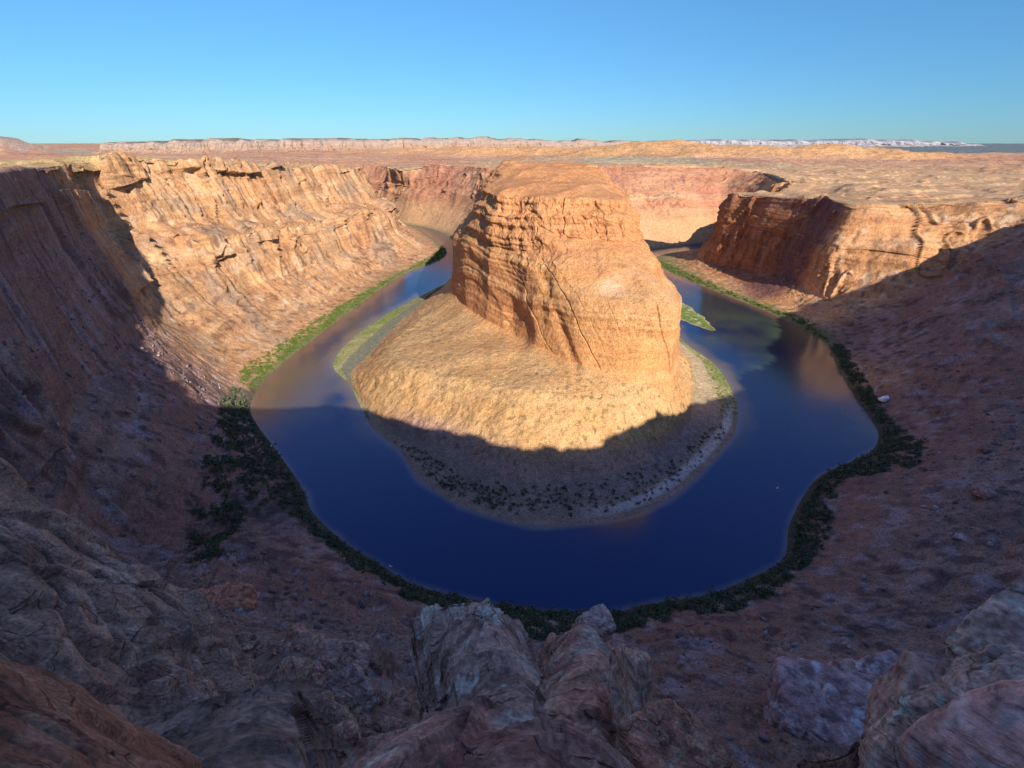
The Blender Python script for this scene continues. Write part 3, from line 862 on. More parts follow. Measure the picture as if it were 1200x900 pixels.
def band_tone(lo, mid, hi, topc):
    def f(p, h):
        h = h + fbm(p / 300., 3) * .06
        c = mix(lo, mid, sstep(.25, .4, h)); c = mix(c, hi, sstep(.6, .7, h)); c = mix(c, topc, sstep(.96, 1.0, h))
        return c * (1 + .18 * noise(np.stack([p[:, 0] / 300, p[:, 1] / 300, p[:, 2] / 25.], -1))[:, None])
    return f

mesa('far_cliffs', [(120,300,1.15),(190,312,1.1),(240,322,1.05),(300,330,1.0),(360,338,.98),(420,336,1.0),(520,346,1.1),(580,352,1.2),(660,340,1.3),(740,318,1.4),(800,305,1.5)],
     7000, 40, M_FAR, band_tone((.33, .185, .12), (.31, .21, .155), (.30, .225, .185), (.17, .13, .10)), 3.)
mesa('pale_cliffs', [(700,300,1.0),(760,320,1),(830,330,1),(900,345,1),(960,330,1.02),(1010,350,1),(1060,335,1),(1100,310,1.02),(1145,260,1.05)],
     12000, 20, M_FAR, band_tone((.33, .30, .30), (.31, .29, .30), (.34, .32, .33), (.25, .26, .28)), 13., 2500.)

# ------------------------------------------------------------------ the river
def seg_dist(p, line):
    a, b = line[:-1], line[1:]
    out = np.full(len(p), 1e9)
    for i in range(0, len(p), 20000):
        q = p[i:i+20000, None, :]
        e = b - a
        t = np.clip(((q - a) * e).sum(2) / ((e**2).sum(1) + 1e-9), 0, 1)
        out[i:i+20000] = np.sqrt((((q - a - t[..., None] * e))**2).sum(2).min(1))
    return out

def water_mat():
    m, N, L, B = new_mat('river_water')
    at = N.new('ShaderNodeAttribute'); at.attribute_name = 'tint'
    L.new(at.outputs['Color'], B.inputs['Base Color'])
    B.inputs['Roughness'].default_value = 0.17
    B.inputs['IOR'].default_value = 1.8
    B.inputs['Specular Tint'].default_value = (.20, .42, 1, 1)
    geo = N.new('ShaderNodeNewGeometry')
    n1 = N.new('ShaderNodeTexNoise'); n1.inputs['Scale'].default_value = .12; n1.inputs['Detail'].default_value = 5
    L.new(geo.outputs['Position'], n1.inputs['Vector'])
    bp = N.new('ShaderNodeBump'); bp.inputs['Strength'].default_value = .25; bp.inputs['Distance'].default_value = .12
    L.new(n1.outputs['Fac'], bp.inputs['Height'])
    L.new(bp.outputs['Normal'], B.inputs['Normal'])
    return m
M_WATER = water_mat()

def build_river():
    xs = np.concatenate([np.linspace(-1200, -480, 60, endpoint=False), np.linspace(-480, 620, 330, endpoint=False), np.linspace(620, 1400, 60)])
    ys = np.concatenate([np.linspace(200, 700, 220, endpoint=False), np.linspace(700, 1700, 240, endpoint=False), np.linspace(1700, 2800, 60)])
    X, Y = np.meshgrid(xs, ys, indexing='ij')
    p = np.stack([X.ravel(), Y.ravel()], 1)
    bo = hermite(np.array([s[0] for s in OUT], float), np.arange(len(OUT)), np.linspace(0, len(OUT) - 1, 130))[:, :2]
    bi = hermite(np.array([s[0] for s in BUT], float), np.arange(len(BUT)), np.linspace(0, len(BUT) - 1, 110))[:, :2]
    d1, d2 = seg_dist(p, bo), seg_dist(p, bi)
    p3 = np.concatenate([p, np.zeros((len(p), 1))], 1)
    n1, n2 = fbm(p3 / 45. + 2, 4), fbm(p3 / 160. + 6, 3)
    deep = np.array((.008, .018, .050)) * np.ones((len(p), 3))
    # silt and weed beds seen through the clear water
    weed = .6 * sstep(-.4, .5, n2 + .15 * n1) * sstep(400, 480, p[:, 1])
    deep = mix(deep, (.050, .062, .030), weed * .8)
    sed = sstep(26, 5, d2 + 10 * n1) * sstep(420, 520, p[:, 1])
    c = mix(deep, (.15, .105, .05), sed * .8)
    rw = sstep(560, 640, p[:, 1]) * sstep(960, 840, p[:, 1]) * sstep(330, 400, p[:, 0] + 30 * n1)
    c = mix(c, (.055, .085, .040), rw * sstep(-.8, .5, .4 * n1 + n2) * .9)  # green tint over the right arm
    rl = sstep(470, 520, p[:, 1]) * sstep(760, 640, p[:, 1]) * sstep(-210, -260, p[:, 0] + 25 * n1)
    c = mix(c, (.115, .085, .045), rl * .8)
    sed1 = sstep(34, 8, d1 + 16 * n1) * sstep(440, 500, p[:, 1])
    c = mix(c, (.16, .085, .05), sed1 * .75)
    rust = sstep(75, 25, d1 + 22 * n1) * sstep(540, 580, p[:, 1]) * sstep(760, 690, p[:, 1]) * sstep(300, 380, p[:, 0])
    c = mix(c, (.22, .105, .06), rust * .85)  # rust-coloured tint along the outer side of the right arm
    edge = sstep(7, 0, np.minimum(d1, d2) + 3 * n1)
    c = mix(c, (.16, .13, .09), edge * .8)
    P = np.stack([X, Y, 0 * X], -1)
    return structure(grid_mesh('river', P, c, M_WATER))
river = build_river()

# ------------------------------------------------------------------ placing things: rays from the frame onto the ground
bpy.context.view_layer.update()
DEPS = bpy.context.evaluated_depsgraph_get()

def ray_dir(px, py):
    X, U = px - 600, 450 - py
    return Vector((X, F_PX * CP + U * SP, -F_PX * SP + U * CP)).normalized()

def at_range(px, py, r):
    d = ray_dir(px, py) * r
    return np.array([d.x, d.y, d.z + CAM_Z])

GROUND = [outer, farw, butte]
def drop(x, y, objs=GROUND, top=330.):
    best = None
    for o in objs:
        ok, loc, nor, _ = o.ray_cast(Vector((x, y, top)), Vector((0, 0, -1)))
        if ok and (best is None or loc.z > best[0].z):
            best = (loc, nor)
    return best

def hit(px, py, objs=GROUND):
    best = None
    for o in objs:
        ok, loc, nor, _ = o.ray_cast(Vector((0, 0, CAM_Z)), ray_dir(px, py))
        if ok and (best is None or loc.length < best[0].length):
            best = (loc.copy(), nor.copy())
    return best

def in_poly(px, py, poly):
    poly = np.array(poly, float)
    a, b = poly, np.roll(poly, -1, 0)
    px, py = np.asarray(px)[:, None], np.asarray(py)[:, None]
    c = ((a[:, 1] > py) != (b[:, 1] > py)) & (px < (b[:, 0] - a[:, 0]) * (py - a[:, 1]) / (b[:, 1] - a[:, 1] + 1e-12) + a[:, 0])
    return c.sum(1) % 2 == 1

# ------------------------------------------------------------------ rocks
M_NEAR = rock_mat('near_sandstone', 0.9, 0.4, 0.45, stretch=1.6, fine=14., bed=2.2, crack=1.1)
M_OUTCROP = rock_mat('outcrop_sandstone', 0.35, 1.0, 0.42, stretch=1.6, fine=4., bed=.7, crack=.33)

def ico(sub):
    import bmesh
    bm = bmesh.new()
    bmesh.ops.create_icosphere(bm, subdivisions=sub, radius=1)
    V = np.array([v.co[:] for v in bm.verts])
    Q = np.array([[v.index for v in f.verts] for f in bm.faces])
    bm.free()
    return V, Q
ICO = {k: ico(k) for k in (3, 4, 5, 6)}

def rot_z(a):
    c, s_ = math.cos(a), math.sin(a)
    return np.array([[c, -s_, 0], [s_, c, 0], [0, 0, 1]])

def rot_xyz(rx, ry, rz):
    cx, sx, cy, sy = math.cos(rx), math.sin(rx), math.cos(ry), math.sin(ry)
    return rot_z(rz) @ np.array([[cy, 0, sy], [0, 1, 0], [-sy, 0, cy]]) @ np.array([[1, 0, 0], [0, cx, -sx], [0, sx, cx]])

def block(dims, rot=(0, 0, 0), seed=0, sub=5, power=18, rough=1., chamfer=9):
    """a weathered sandstone block: rounded polyhedron, then bedding, joints and pitting"""
    r = np.random.RandomState(seed)
    D, Q = ICO[sub]
    n = [(1, 0, 0), (-1, 0, 0), (0, 1, 0), (0, -1, 0), (0, 0, 1), (0, 0, -1)]
    h = [1 * r.uniform(.85, 1.05) for _ in n]
    for _ in range(chamfer):
        v = r.normal(size=3); v /= np.linalg.norm(v)
        n.append(tuple(v)); h.append(r.uniform(.95, 1.25))
    n, h = np.array(n), np.array(h)
    d = np.maximum(D @ n.T, 0) / h
    rad = 1 / (d**power).sum(1)**(1 / power)
    V = D * rad[:, None] * np.array(dims)
    size = float(np.prod(dims)**(1 / 3.))
    o = seed * 13.7 % 400
    q = V / size
    out = D / np.array(dims); out /= np.linalg.norm(out, axis=1)[:, None]
    w = fbm(q * 1.1 + o, 3)
    bed = noise(np.stack([q[:, 0] * .5 + o, q[:, 1] * .5, q[:, 2] * 4.2 + w * .9], -1))
    bed2 = noise(np.stack([q[:, 0] * 1.1, q[:, 1] * 1.1 + o, q[:, 2] * 13. + w * 2], -1))
    cr = -sstep(.05, 0, np.abs(noise(q * np.array([1.3, 1.3, .5]) + o + 9))) * .06
    bz = q @ rot_xyz(.2, .15, .4).T
    jn = blocks3(bz + o, (.62, .9, .42), .16, .06, .022, seed % 50) + blocks3(bz + o, (.24, .33, .13), .04, .02, .01, seed % 40 + 3)
    dv = fbm(q * 1.4 + o, 5, .6) * .085 + jn * .8 + np.clip(bed * 2.2, -1, 1) * .028 + np.clip(bed2 * 2, -1, 1) * .008 + cr + fbm(q * 9 + o, 3, .6) * .012
    V = V + out * (dv * size * rough)[:, None]
    return V @ rot_xyz(*rot).T, Q, q, bed, w

def rock_tone(q, bed, w, base, pale=.0, rust=.0, seed=0, streak=0.):
    o = seed * 7.3
    base = np.array(base) * np.array([1.62, 1.25, 1.16])
    n1, n2 = fbm(q * 2.3 + o, 4), fbm(q * 7 + o + 4, 4)
    c = base * (1 + .3 * n1[:, None] + .25 * n2[:, None] + .12 * bed[:, None])
    c = mix(c, base * np.array([.36, .34, .36]), sstep(.05, .4, fbm(q * 3.1 + o + 20, 4)) * .7)      # dark weathering film
    c = mix(c, np.clip(base * 1.6 + .1, 0, .62), sstep(.1, .4, fbm(q * 4. + o + 33, 4)) * (.25 + pale))
    c = mix(c, (.30, .13, .075), sstep(.0, .45, fbm(q * 1.3 + o + 60, 3)) * rust)
    if streak:
        s_ = sstep(.25, .45, fbm(q * np.array([3.5, 3.5, 1.6]) + o + 80, 4))
        c = mix(c, (.62, .60, .60), s_ * streak)
    return c

GREY, TAN, PINK, ORANGE, DARK = (.235, .175, .14), (.30, .21, .155), (.32, .195, .155), (.37, .175, .10), (.14, .095, .08)

def rock(name, label, cat, loc, dims, rot=(0, 0, 0), seed=1, sub=5, base=TAN, pale=0., rust=0., streak=0., mat=None, group=None, power=18, rough=1.):
    V, Q, q, bed, w = block(dims, rot, seed, sub, power, rough)
    c = rock_tone(q, bed, w, base, pale, rust, seed, streak)
    o = raw_mesh(name, V, Q, c, mat or M_NEAR)
    o.location = tuple(loc)
    return tag(o, label, cat, group)

def rocks_joined(name, label, cat, parts, mat=None, base=TAN, pale=0., rust=0., streak=0., origin=None):
    """one outcrop of several blocks that are still part of the same bedrock: parts = (loc, dims, rot, seed, sub)"""
    VV, QQ, CC, n = [], [], [], 0
    org = np.array(parts[0][0] if origin is None else origin)
    for i, (loc, dims, rot, seed, sub) in enumerate(parts):
        V, Q, q, bed, w = block(dims, rot, seed, sub)
        VV.append(V + np.array(loc) - org); QQ.append(Q + n); n += len(V)
        CC.append(rock_tone(q, bed, w, np.array(base) * (1 + .25 * math.sin(seed * 2.1)), pale, rust, seed, streak))
    o = raw_mesh(name, np.concatenate(VV), np.concatenate(QQ), np.concatenate(CC), mat or M_NEAR)
    o.location = tuple(org)
    return tag(o, label, cat)

def sheet_outcrop(name, label, rows, counts, n_along, size, mat, base, seed, amp=1., pale=0., rust=0., back=(0, 14, -30)):
    """a bedrock outcrop as a folded sheet: rows of points from the crest to the foot, with a back side added"""
    G = np.array(rows, float)                                   # (row, col, 3)
    b1 = G[0] + np.array(back) * .35 + np.array([0, 0, back[2] * .1]); b2 = G[0] + np.array(back)
    G = np.concatenate([b2[None], b1[None], G], 0)
    lo = np.array([0, 0, -1.2 * size])
    L_, R_ = G[:, :1] * 1.5 - G[:, 1:2] * .5 + lo * .5, G[:, -1:] * 1.5 - G[:, -2:-1] * .5 + lo * .5
    G = np.concatenate([L_ + lo, L_, G, R_, R_ + lo], 1)      # flanks on both sides
    S = G.transpose(1, 0, 2)
    t = np.concatenate([[0], np.cumsum(np.linalg.norm(np.diff(S, axis=0), axis=2).mean(1))])
    R = hermite(S, t, np.linspace(0, t[-1], n_along))
    cols = []
    cts = [max(8, counts // 5), max(8, counts // 5)] + [counts] * (len(rows) - 1)
    for k, c_ in enumerate(cts):
        w = np.linspace(0, 1, c_, endpoint=False)[None, :, None]
        cols.append(R[:, k, None] * (1 - w) + R[:, k + 1, None] * w)
    cols.append(R[:, -1:])
    P = smooth_rows(np.concatenate(cols, 1), max(4, counts // 5))
    N = grid_normals(P)
    if (N * (np.array([0, 0, CAM_Z]) - P)).sum() < 0: N = -N
    p = P.reshape(-1, 3); q = p / size + seed
    rx = rot_xyz(.35, -.45, .3)
    b = q @ rx.T
    w = fbm(b * .8, 3)
    bed = noise(np.stack([b[:, 0] * .35, b[:, 1] * .35, b[:, 2] * 3.1 + w], -1))
    bed2 = noise(np.stack([b[:, 0], b[:, 1], b[:, 2] * 9. + 2 * w], -1))
    bb = b * size
    rel = ridged(b * np.array([.7, .7, .7]), 2) * .14 + fbm(b * .6 + 3, 2) * .34
    jn = blocks3(bb, (size * .55, size * .85, size * .30), size * .18, size * .12, size * .024, 3)
    jn += blocks3(bb, (size * .21, size * .33, size * .10), size * .05, size * .05, size * .013, 8)
    jn += blocks3(bb, (size * .08, size * .12, size * .035), size * .016, size * .010, size * .004, 12) * sstep(-.2, .3, fbm(b * 1.3 + 19, 2))
    rel = rel + jn / size * 2
    rel = rel + np.clip(bed * 2.4, -1, 1) * .07 + np.clip(bed2 * 2.2, -1, 1) * .02 + fbm(b * 6., 4, .65) * .04
    P = P + N * (rel.reshape(P.shape[:2]) * size * amp * .5)[..., None]
    for _ in range(2):
        P[1:-1] = P[1:-1] * .5 + (P[:-2] + P[2:]) * .25
        P[:, 1:-1] = P[:, 1:-1] * .5 + (P[:, :-2] + P[:, 2:]) * .25
    c = rock_tone(b * .9, bed, w, base, pale, rust, seed)
    o = grid_mesh(name, P - P.mean((0, 1)), c, mat)
    o.location = tuple(P.mean((0, 1)))
    return tag(o, label, 'rock outcrop')

def px_rows(rows):
    return [[at_range(*c) for c in r] for r in rows]

# --- the bedrock around the viewpoint
sheet_outcrop('rock_spur', 'long grey layered rock spur stepping down along the left edge, above the side gully',
  px_rows([[(-90,535,76),(0,556,73),(60,583,71),(110,638,69),(168,670,67),(212,693,65),(230,735,63)],
           [(-90,600,62),(0,625,60),(60,662,58),(112,704,57),(172,742,56),(218,762,55),(240,795,54)],
           [(-90,690,48),(0,712,47),(55,745,46),(108,785,45),(168,815,44),(214,832,43),(242,860,42)],
           [(-90,830,34),(0,840,34),(50,870,33),(100,900,33),(160,930,33),(205,945,32),(242,960,32)]]),
  110, 520, 16., M_OUTCROP, GREY, 3.3, 1.0, .25, .12, back=(-12, 22, -45))
sheet_outcrop('rock_slab', 'smooth orange-brown rock slab sloping across the bottom left corner',
  px_rows([[(-90,712,10.),(0,760,9.2),(60,800,8.8),(110,838,8.4),(150,866,8.2),(200,886,8.4),(245,908,9.0)],
           [(-90,800,8.2),(0,832,7.6),(50,862,7.3),(95,888,7.1),(135,908,7.1),(190,926,7.5),(245,948,8.2)],
           [(-90,920,6.6),(0,930,6.2),(50,945,6.1),(95,960,6.1),(135,972,6.2),(190,985,6.6),(245,998,7.3)],
           [(-90,1080,5.4),(0,1080,5.2),(50,1080,5.1),(95,1080,5.2),(135,1080,5.3),(190,1080,5.6),(245,1080,6.2)]]),
  100, 400, 3.6, M_NEAR, (.27, .15, .10), 11.2, .3, .1, .4, back=(-1.0, 2.0, -6))
sheet_outcrop('rock_bluff', 'dark grey smooth-faced rock bluff at the bottom, left of centre, below the rubble',
  px_rows([[(150,856,27),(190,842,25.6),(245,820,24.2),(300,806,23.6),(337,806,23.6),(358,835,25),(382,872,29)],
           [(150,895,22),(195,878,21),(250,862,20),(300,852,19.6),(338,856,19.8),(364,882,22),(394,915,26)],
           [(150,960,17.5),(200,945,16.6),(250,935,15.8),(300,930,15.4),(340,935,15.6),(372,950,18),(410,980,23)]]),
  150, 560, 7., M_OUTCROP, (.17, .13, .11), 21.7, .38, .12, .1, back=(-2, 5, -16))
sheet_outcrop('rock_fin', 'pale grey slabby rock fin pointing at the river, left of the pink fin',
  px_rows([[(492,722,43),(522,703,38.5),(550,696,36.5),(582,712,38),(612,748,48)],
           [(505,752,37),(545,738,33),(576,738,31.5),(608,765,35),(632,785,47)],
           [(525,795,31),(566,790,27.5),(602,792,26),(636,812,30),(656,840,43)],
           [(545,845,26),(590,840,22.5),(632,842,21.5),(668,862,26),(690,892,40)],
           [(560,905,21),(612,900,18),(662,900,17.6),(702,912,22),(716,950,36)]]),
  130, 620, 7.5, M_OUTCROP, (.30, .23, .20), 31.9, .42, .45, .03, back=(-.5, 4, -26))
sheet_outcrop('rock_fin', 'pinkish cracked rock fin pointing at the river, right of the pale grey fin',
  px_rows([[(636,756,47),(660,738,39),(684,728,37),(708,748,38),(724,768,50)],
           [(628,784,41),(655,768,34.5),(690,758,32.5),(718,776,34),(736,800,50)],
           [(630,822,34),(656,806,29),(694,804,27.5),(724,824,29),(743,850,46)],
           [(630,866,28),(660,856,24),(700,854,23),(734,872,24.6),(750,900,42)],
           [(632,925,23),(668,915,20),(708,915,19.4),(738,926,21.5),(752,960,40)]]),
  130, 620, 6., M_OUTCROP, (.32, .205, .165), 43.1, .42, .3, .1, back=(.5, 4, -26))
sheet_outcrop('rock_dome', 'broad pinkish weathered rock dome at the bottom centre, nearest to the viewer',
  px_rows([[(440,880,7.9),(515,832,7.2),(580,811,7.0),(640,834,7.0),(692,866,7.2),(735,896,7.8)],
           [(420,905,6.8),(500,864,6.2),(580,850,5.9),(652,864,5.9),(705,888,6.2),(752,922,7.0)],
           [(395,945,5.8),(490,918,5.2),(580,906,4.9),(665,912,4.9),(724,934,5.2),(768,962,6.0)],
           [(385,1010,5.0),(480,990,4.4),(580,980,4.1),(685,985,4.1),(745,1005,4.4),(790,1030,5.0)]]),
  130, 560, 2.6, M_NEAR, (.33, .205, .17), 57.7, .55, .5, .22, back=(0, 1.2, -5))
sheet_outcrop('rock_ledge', 'dark broken rock ledge with pale upper edges, on the right edge beside the grainy boulder',
  px_rows([[(1075,832,26),(1105,800,24.5),(1130,775,23.5),(1165,755,23),(1215,738,22.6),(1300,725,22)],
           [(1072,862,22),(1110,845,20.4),(1140,822,19.4),(1180,808,19),(1230,800,18.6),(1300,800,18)],
           [(1075,905,18),(1115,895,16.4),(1150,885,15.4),(1190,880,15),(1240,880,14.6),(1300,880,14)],
           [(1080,980,15),(1120,970,13.4),(1160,960,12.4),(1200,960,12),(1250,960,11.6),(1300,960,11)]]),
  90, 380, 6., M_OUTCROP, (.20, .145, .125), 67.1, .6, .3, .15, back=(2, 5, -16))

rock('boulder', 'rounded knob of rock balanced on the far tip of the pink fin', 'boulder', at_range(697, 733, 36.6), (1.0, .95, 1.15), (.2, .1, .4), 5, 5, (.33, .26, .235), .3)
rock('rock_pillar', 'upright tan rock pillar split off the right side of the pink fin', 'rock pillar', at_range(736, 868, 25.5), (.72, 3.2, 3.4), (-.75, .02, -.1), 61, 5, (.36, .255, .21), .3, .15, mat=M_OUTCROP, power=14)
rock('boulder', 'angular orange-tinted boulder at the foot of the split pillar, bottom of the frame', 'boulder', at_range(782, 892, 17.2), (1.25, 1.1, .9), (.1, .3, .6), 8, 5, (.35, .20, .135), .2, .3)
rock('boulder', 'large pale grainy boulder in the bottom right corner, leaning inward', 'boulder', at_range(1168, 905, 9.6), (.95, 1.1, 1.45), (.15, .5, .35), 15, 6, (.36, .27, .235), .45, .1, power=10)
rock('boulder', 'smooth pink stand-in for a fingertip, shaped as a rock, at the extreme bottom right corner, in front of the grainy boulder', 'boulder', at_range(1232, 922, 4.4), (.36, .5, .62), (.1, .45, .2), 19, 5, (.48, .30, .27), .1, 0, power=5, rough=.35)  # stands in for a fingertip close to the lens
rock('boulder', 'tan slab-like boulder on top of the dark ledge at the right edge', 'boulder', at_range(1215, 778, 26.), (2.6, 2.0, .7), (.1, -.3, .4), 27, 5, (.34, .25, .21), .35, .1, mat=M_OUTCROP)
rock('boulder', 'knobbly low boulder left of the grainy boulder, under the dark ledge', 'boulder', at_range(1098, 878, 19.), (1.6, 1.5, 1.1), (.3, .2, .9), 33, 5, (.30, .20, .165), .3, .2, mat=M_OUTCROP)

def seat(px, py, sink=.25, dims=(1, 1, 1)):
    h = hit(px, py)
    l = np.array(h[0]); l[2] += dims[2] * (1 - 2 * sink) * .6
    return l, (h[0] - Vector((0, 0, CAM_Z))).length

def slope_rock(px, py, wpx, aspect, name, label, seed, base, pale=0., rust=0., streak=0., rot=(0, 0, 0), sub=5, group=None, cat='boulder'):
    h = hit(px, py)
    if h is None: return None
    rng = (h[0] - Vector((0, 0, CAM_Z))).length
    s_ = wpx / F_PX * rng / 2 * .82
    dims = (s_, s_ * aspect[0], s_ * aspect[1])
    loc = np.array(h[0]) + np.array(h[1]) * dims[2] * .35
    return rock(name, label, cat, loc, dims, rot, seed, sub, base, pale, rust, streak, M_OUTCROP if rng > 30 else M_NEAR, group)

slope_rock(985, 838, 150, (.62, .42), 'boulder', 'long low boulder with white swirling streaks, lower of two lying on the red slope', 71, (.27, .215, .22), .2, .2, .75, (.1, .1, -.3), 6)
slope_rock(1032, 812, 90, (.8, .5), 'boulder', 'grey rounded boulder with white streaks, right of the pointed boulder on the red slope', 72, (.26, .22, .23), .2, .05, .8, (.0, -.1, .2), 6)
slope_rock(1000, 800, 62, (.7, .7), 'boulder', 'pointed brown boulder standing up between the streaked boulders on the red slope', 73, (.31, .23, .20), .2, .2, .15, (.1, .5, .3), 5)
slope_rock(273, 706, 62, (.8, .62), 'boulder', 'reddish-orange cracked boulder at the foot of the grey debris cone', 74, (.33, .17, .11), .1, .5, 0, (.0, .2, .5), 6)
slope_rock(402, 772, 66, (.8, .6), 'boulder', 'large brown faceted boulder in the middle of the rubble, left of centre', 75, (.26, .185, .155), .1, .2, 0, (.2, .3, .2), 5)
slope_rock(405, 815, 70, (.9, .6), 'boulder', 'grey banded boulder with a light stripe, right of the dark bluff', 76, (.25, .205, .185), .4, .05, 0, (.4, -.3, .7), 5)
slope_rock(1155, 527, 15, (.8, .7), 'boulder', 'lone dark boulder high on the right-hand debris slope', 77, (.17, .12, .11), .0, .1, 0, (.0, .2, .2), 4)
slope_rock(1155, 575, 24, (.8, .4), 'boulder', 'flat pale-edged boulder half buried on the right-hand debris slope', 78, (.23, .17, .15), .3, .1, 0, (.1, .1, .2), 4)
slope_rock(1128, 631, 13, (.8, .6), 'boulder', 'small light grey boulder on the right-hand slope below the flat boulder', 79, (.34, .29, .27), .3, 0, 0, (.1, .1, .2), 4)
slope_rock(1038, 467, 17, (.45, .3), 'rock', 'bright white elongated rock slab among the dark shrubs on the right bank', 80, (.78, .77, .76), .0, 0, 0, (0, 0, .15), 4, cat='rock')
slope_rock(962, 432, 14, (.8, .7), 'boulder', 'pale boulder at the water on the right bank, at the shadow edge', 81, (.36, .25, .18), .2, 0, 0, (0, 0, .3), 4)

# rubble on the debris ledge, left of centre: each block its own object
rr = random.Random(5)
RUB = [(200,728),(520,712)]
n_rub = 0
rub_poly = [(228,742),(300,735),(380,728),(450,718),(505,712),(520,750),(540,800),(545,840),(480,850),(420,880),(390,850),(360,800),(300,795),(245,800)]
protos = []
for k in range(10):
    V, Q, q, bed, w = block((1, rr.uniform(.7, 1.1), rr.uniform(.5, .85)), (0, 0, 0), 200 + k, 4)
    c = rock_tone(q, bed, w, [GREY, TAN, PINK, (.30, .19, .15), DARK][k % 5], .25, .2, 200 + k)
    me = raw_mesh('boulder', V, Q, c, M_OUTCROP)
    protos.append(me.data)
    bpy.data.objects.remove(me)
tries = 0
while n_rub < 70 and tries < 600:
    tries += 1
    px, py = rr.uniform(225, 545), rr.uniform(712, 880)
    if not in_poly([px], [py], rub_poly)[0]: continue
    h = hit(px, py, [outer])
    if h is None or h[0].length < 8: continue
    rng = (h[0] - Vector((0, 0, CAM_Z))).length
    if rng > 140: continue
    s_ = rr.choice([7, 9, 11, 14, 18, 25, 32]) * rr.uniform(.8, 1.2) / F_PX * rng / 2
    o = bpy.data.objects.new('boulder', protos[rr.randrange(10)])
    SC.collection.objects.link(o)
    o.location = h[0] + h[1] * s_ * .25
    o.scale = (s_, s_, s_)
    o.rotation_euler = (rr.uniform(-.5, .5), rr.uniform(-.5, .5), rr.uniform(0, 6.3))
    tag(o, 'loose sandstone block in the rubble between the left spur and the pale fin', 'boulder', 'rubble blocks on the debris ledge')
    n_rub += 1

# ------------------------------------------------------------------ loose stones too many to count
def merged(name, shapes, where, mat, cols, label=None):
    """one mesh of many small copies: shapes = [(V, Q)], where = [(shape, loc, scale, rotation matrix, colour)]"""
    VV, QQ, CC, n = [], [], [], 0
    for k, loc, sc_, R, col in where:
        V, Q = shapes[k]
        VV.append((V * sc_) @ R.T + loc); QQ.append(Q + n); n += len(V)
        CC.append(np.broadcast_to(col, (len(V), 3)))
    return raw_mesh(name, np.concatenate(VV), np.concatenate(QQ), np.concatenate(CC), mat, smooth=False)

ICO1 = ico(1)
STONES = []
for k in range(6):
    r_ = np.random.RandomState(300 + k)
    V = ICO1[0] * (1 + r_.uniform(-.38, .3, (len(ICO1[0]), 1))) * np.array([1, r_.uniform(.7, 1), r_.uniform(.3, .6)])
    STONES.append((V, ICO1[1]))
def grid_points(P, K, k0, k1, poly=None, n=1000, seed=0, extra=None, gap=0.):
    """random vertices of a wall grid between rows k0..k1, optionally inside a frame polygon"""
    r_ = np.random.RandomState(seed)
    cols = np.where((K >= k0) & (K <= k1))[0]
    Q = P[:-1, cols]
    A = np.linalg.norm(np.cross(P[1:, cols] - Q, P[:-1, np.minimum(cols + 1, P.shape[1] - 1)] - Q), axis=2)
    dep, px, py = project(Q)
    ok = (dep > 5) & (px > -60) & (px < 1260) & (py < 960)
    if extra is not None: ok &= extra(Q, px, py)
    if poly is not None:
        shp_ = ok.shape; ok = ok.ravel(); i_ = np.where(ok)[0]
        ok[i_] = in_poly(px.ravel()[i_], py.ravel()[i_], poly)
        ok = ok.reshape(shp_)
    A = np.where(ok, A, 0).ravel()
    cand = r_.choice(len(A), size=n * 6 if poly is not None or gap else n, p=A / A.sum())
    nx = np.stack([np.roll(Q, -1, 1), ], 0)[0].reshape(-1, 3)[cand]; up_ = P[1:, cols].reshape(-1, 3)[cand]; me_ = Q.reshape(-1, 3)[cand]
    ok2 = (np.linalg.norm(nx - me_, axis=1) < 40)[:, None]
    pts = me_ + ok2 * (nx - me_) * r_.rand(len(cand), 1) + (up_ - me_) * r_.rand(len(cand), 1); pxx, pyy = px.ravel()[cand], py.ravel()[cand]
    if poly is not None:
        pts = pts[in_poly(pxx, pyy, poly)]
    if gap:
        seen, keep = set(), []
        for i, p in enumerate(pts):
            key = (int(p[0] // gap), int(p[1] // gap))
            if key in seen: continue
            seen.add(key); keep.append(i)
        pts = pts[keep]
    return pts[:n]

M_STONE = rock_mat('loose_stone', 1.2, .15, .3)
w_ = []
r_ = np.random.RandomState(9)
pts = grid_points(P_OUT, K_OUT, 1.6, 5.2, None, 20000, 1, lambda Q, px, py: (Q[..., 1] < 560) & (np.linalg.norm(Q, axis=2) < 900))
cl = noise(pts / 30.) + .6 * noise(pts / 9. + 5)
for p, cv in zip(pts, cl):
    if cv < r_.uniform(-.35, .6): continue
    s_ = .4 * r_.pareto(1.9) + .28
    s_ = min(s_, 2.8) * (.35 if p[2] > 190 else 1)
    w_.append((r_.randint(6), p + [0, 0, s_ * .2], s_, rot_xyz(*r_.uniform(0, 6, 3)), np.array([(.24, .18, .17), (.31, .25, .25), (.17, .12, .12), (.30, .19, .16)][r_.randint(4)]) * r_.uniform(.7, 1.2)))
scree = merged('scree', STONES, w_, M_STONE, None)
tag(scree, 'loose stones strewn over the shaded debris slopes', 'scree', kind='stuff')

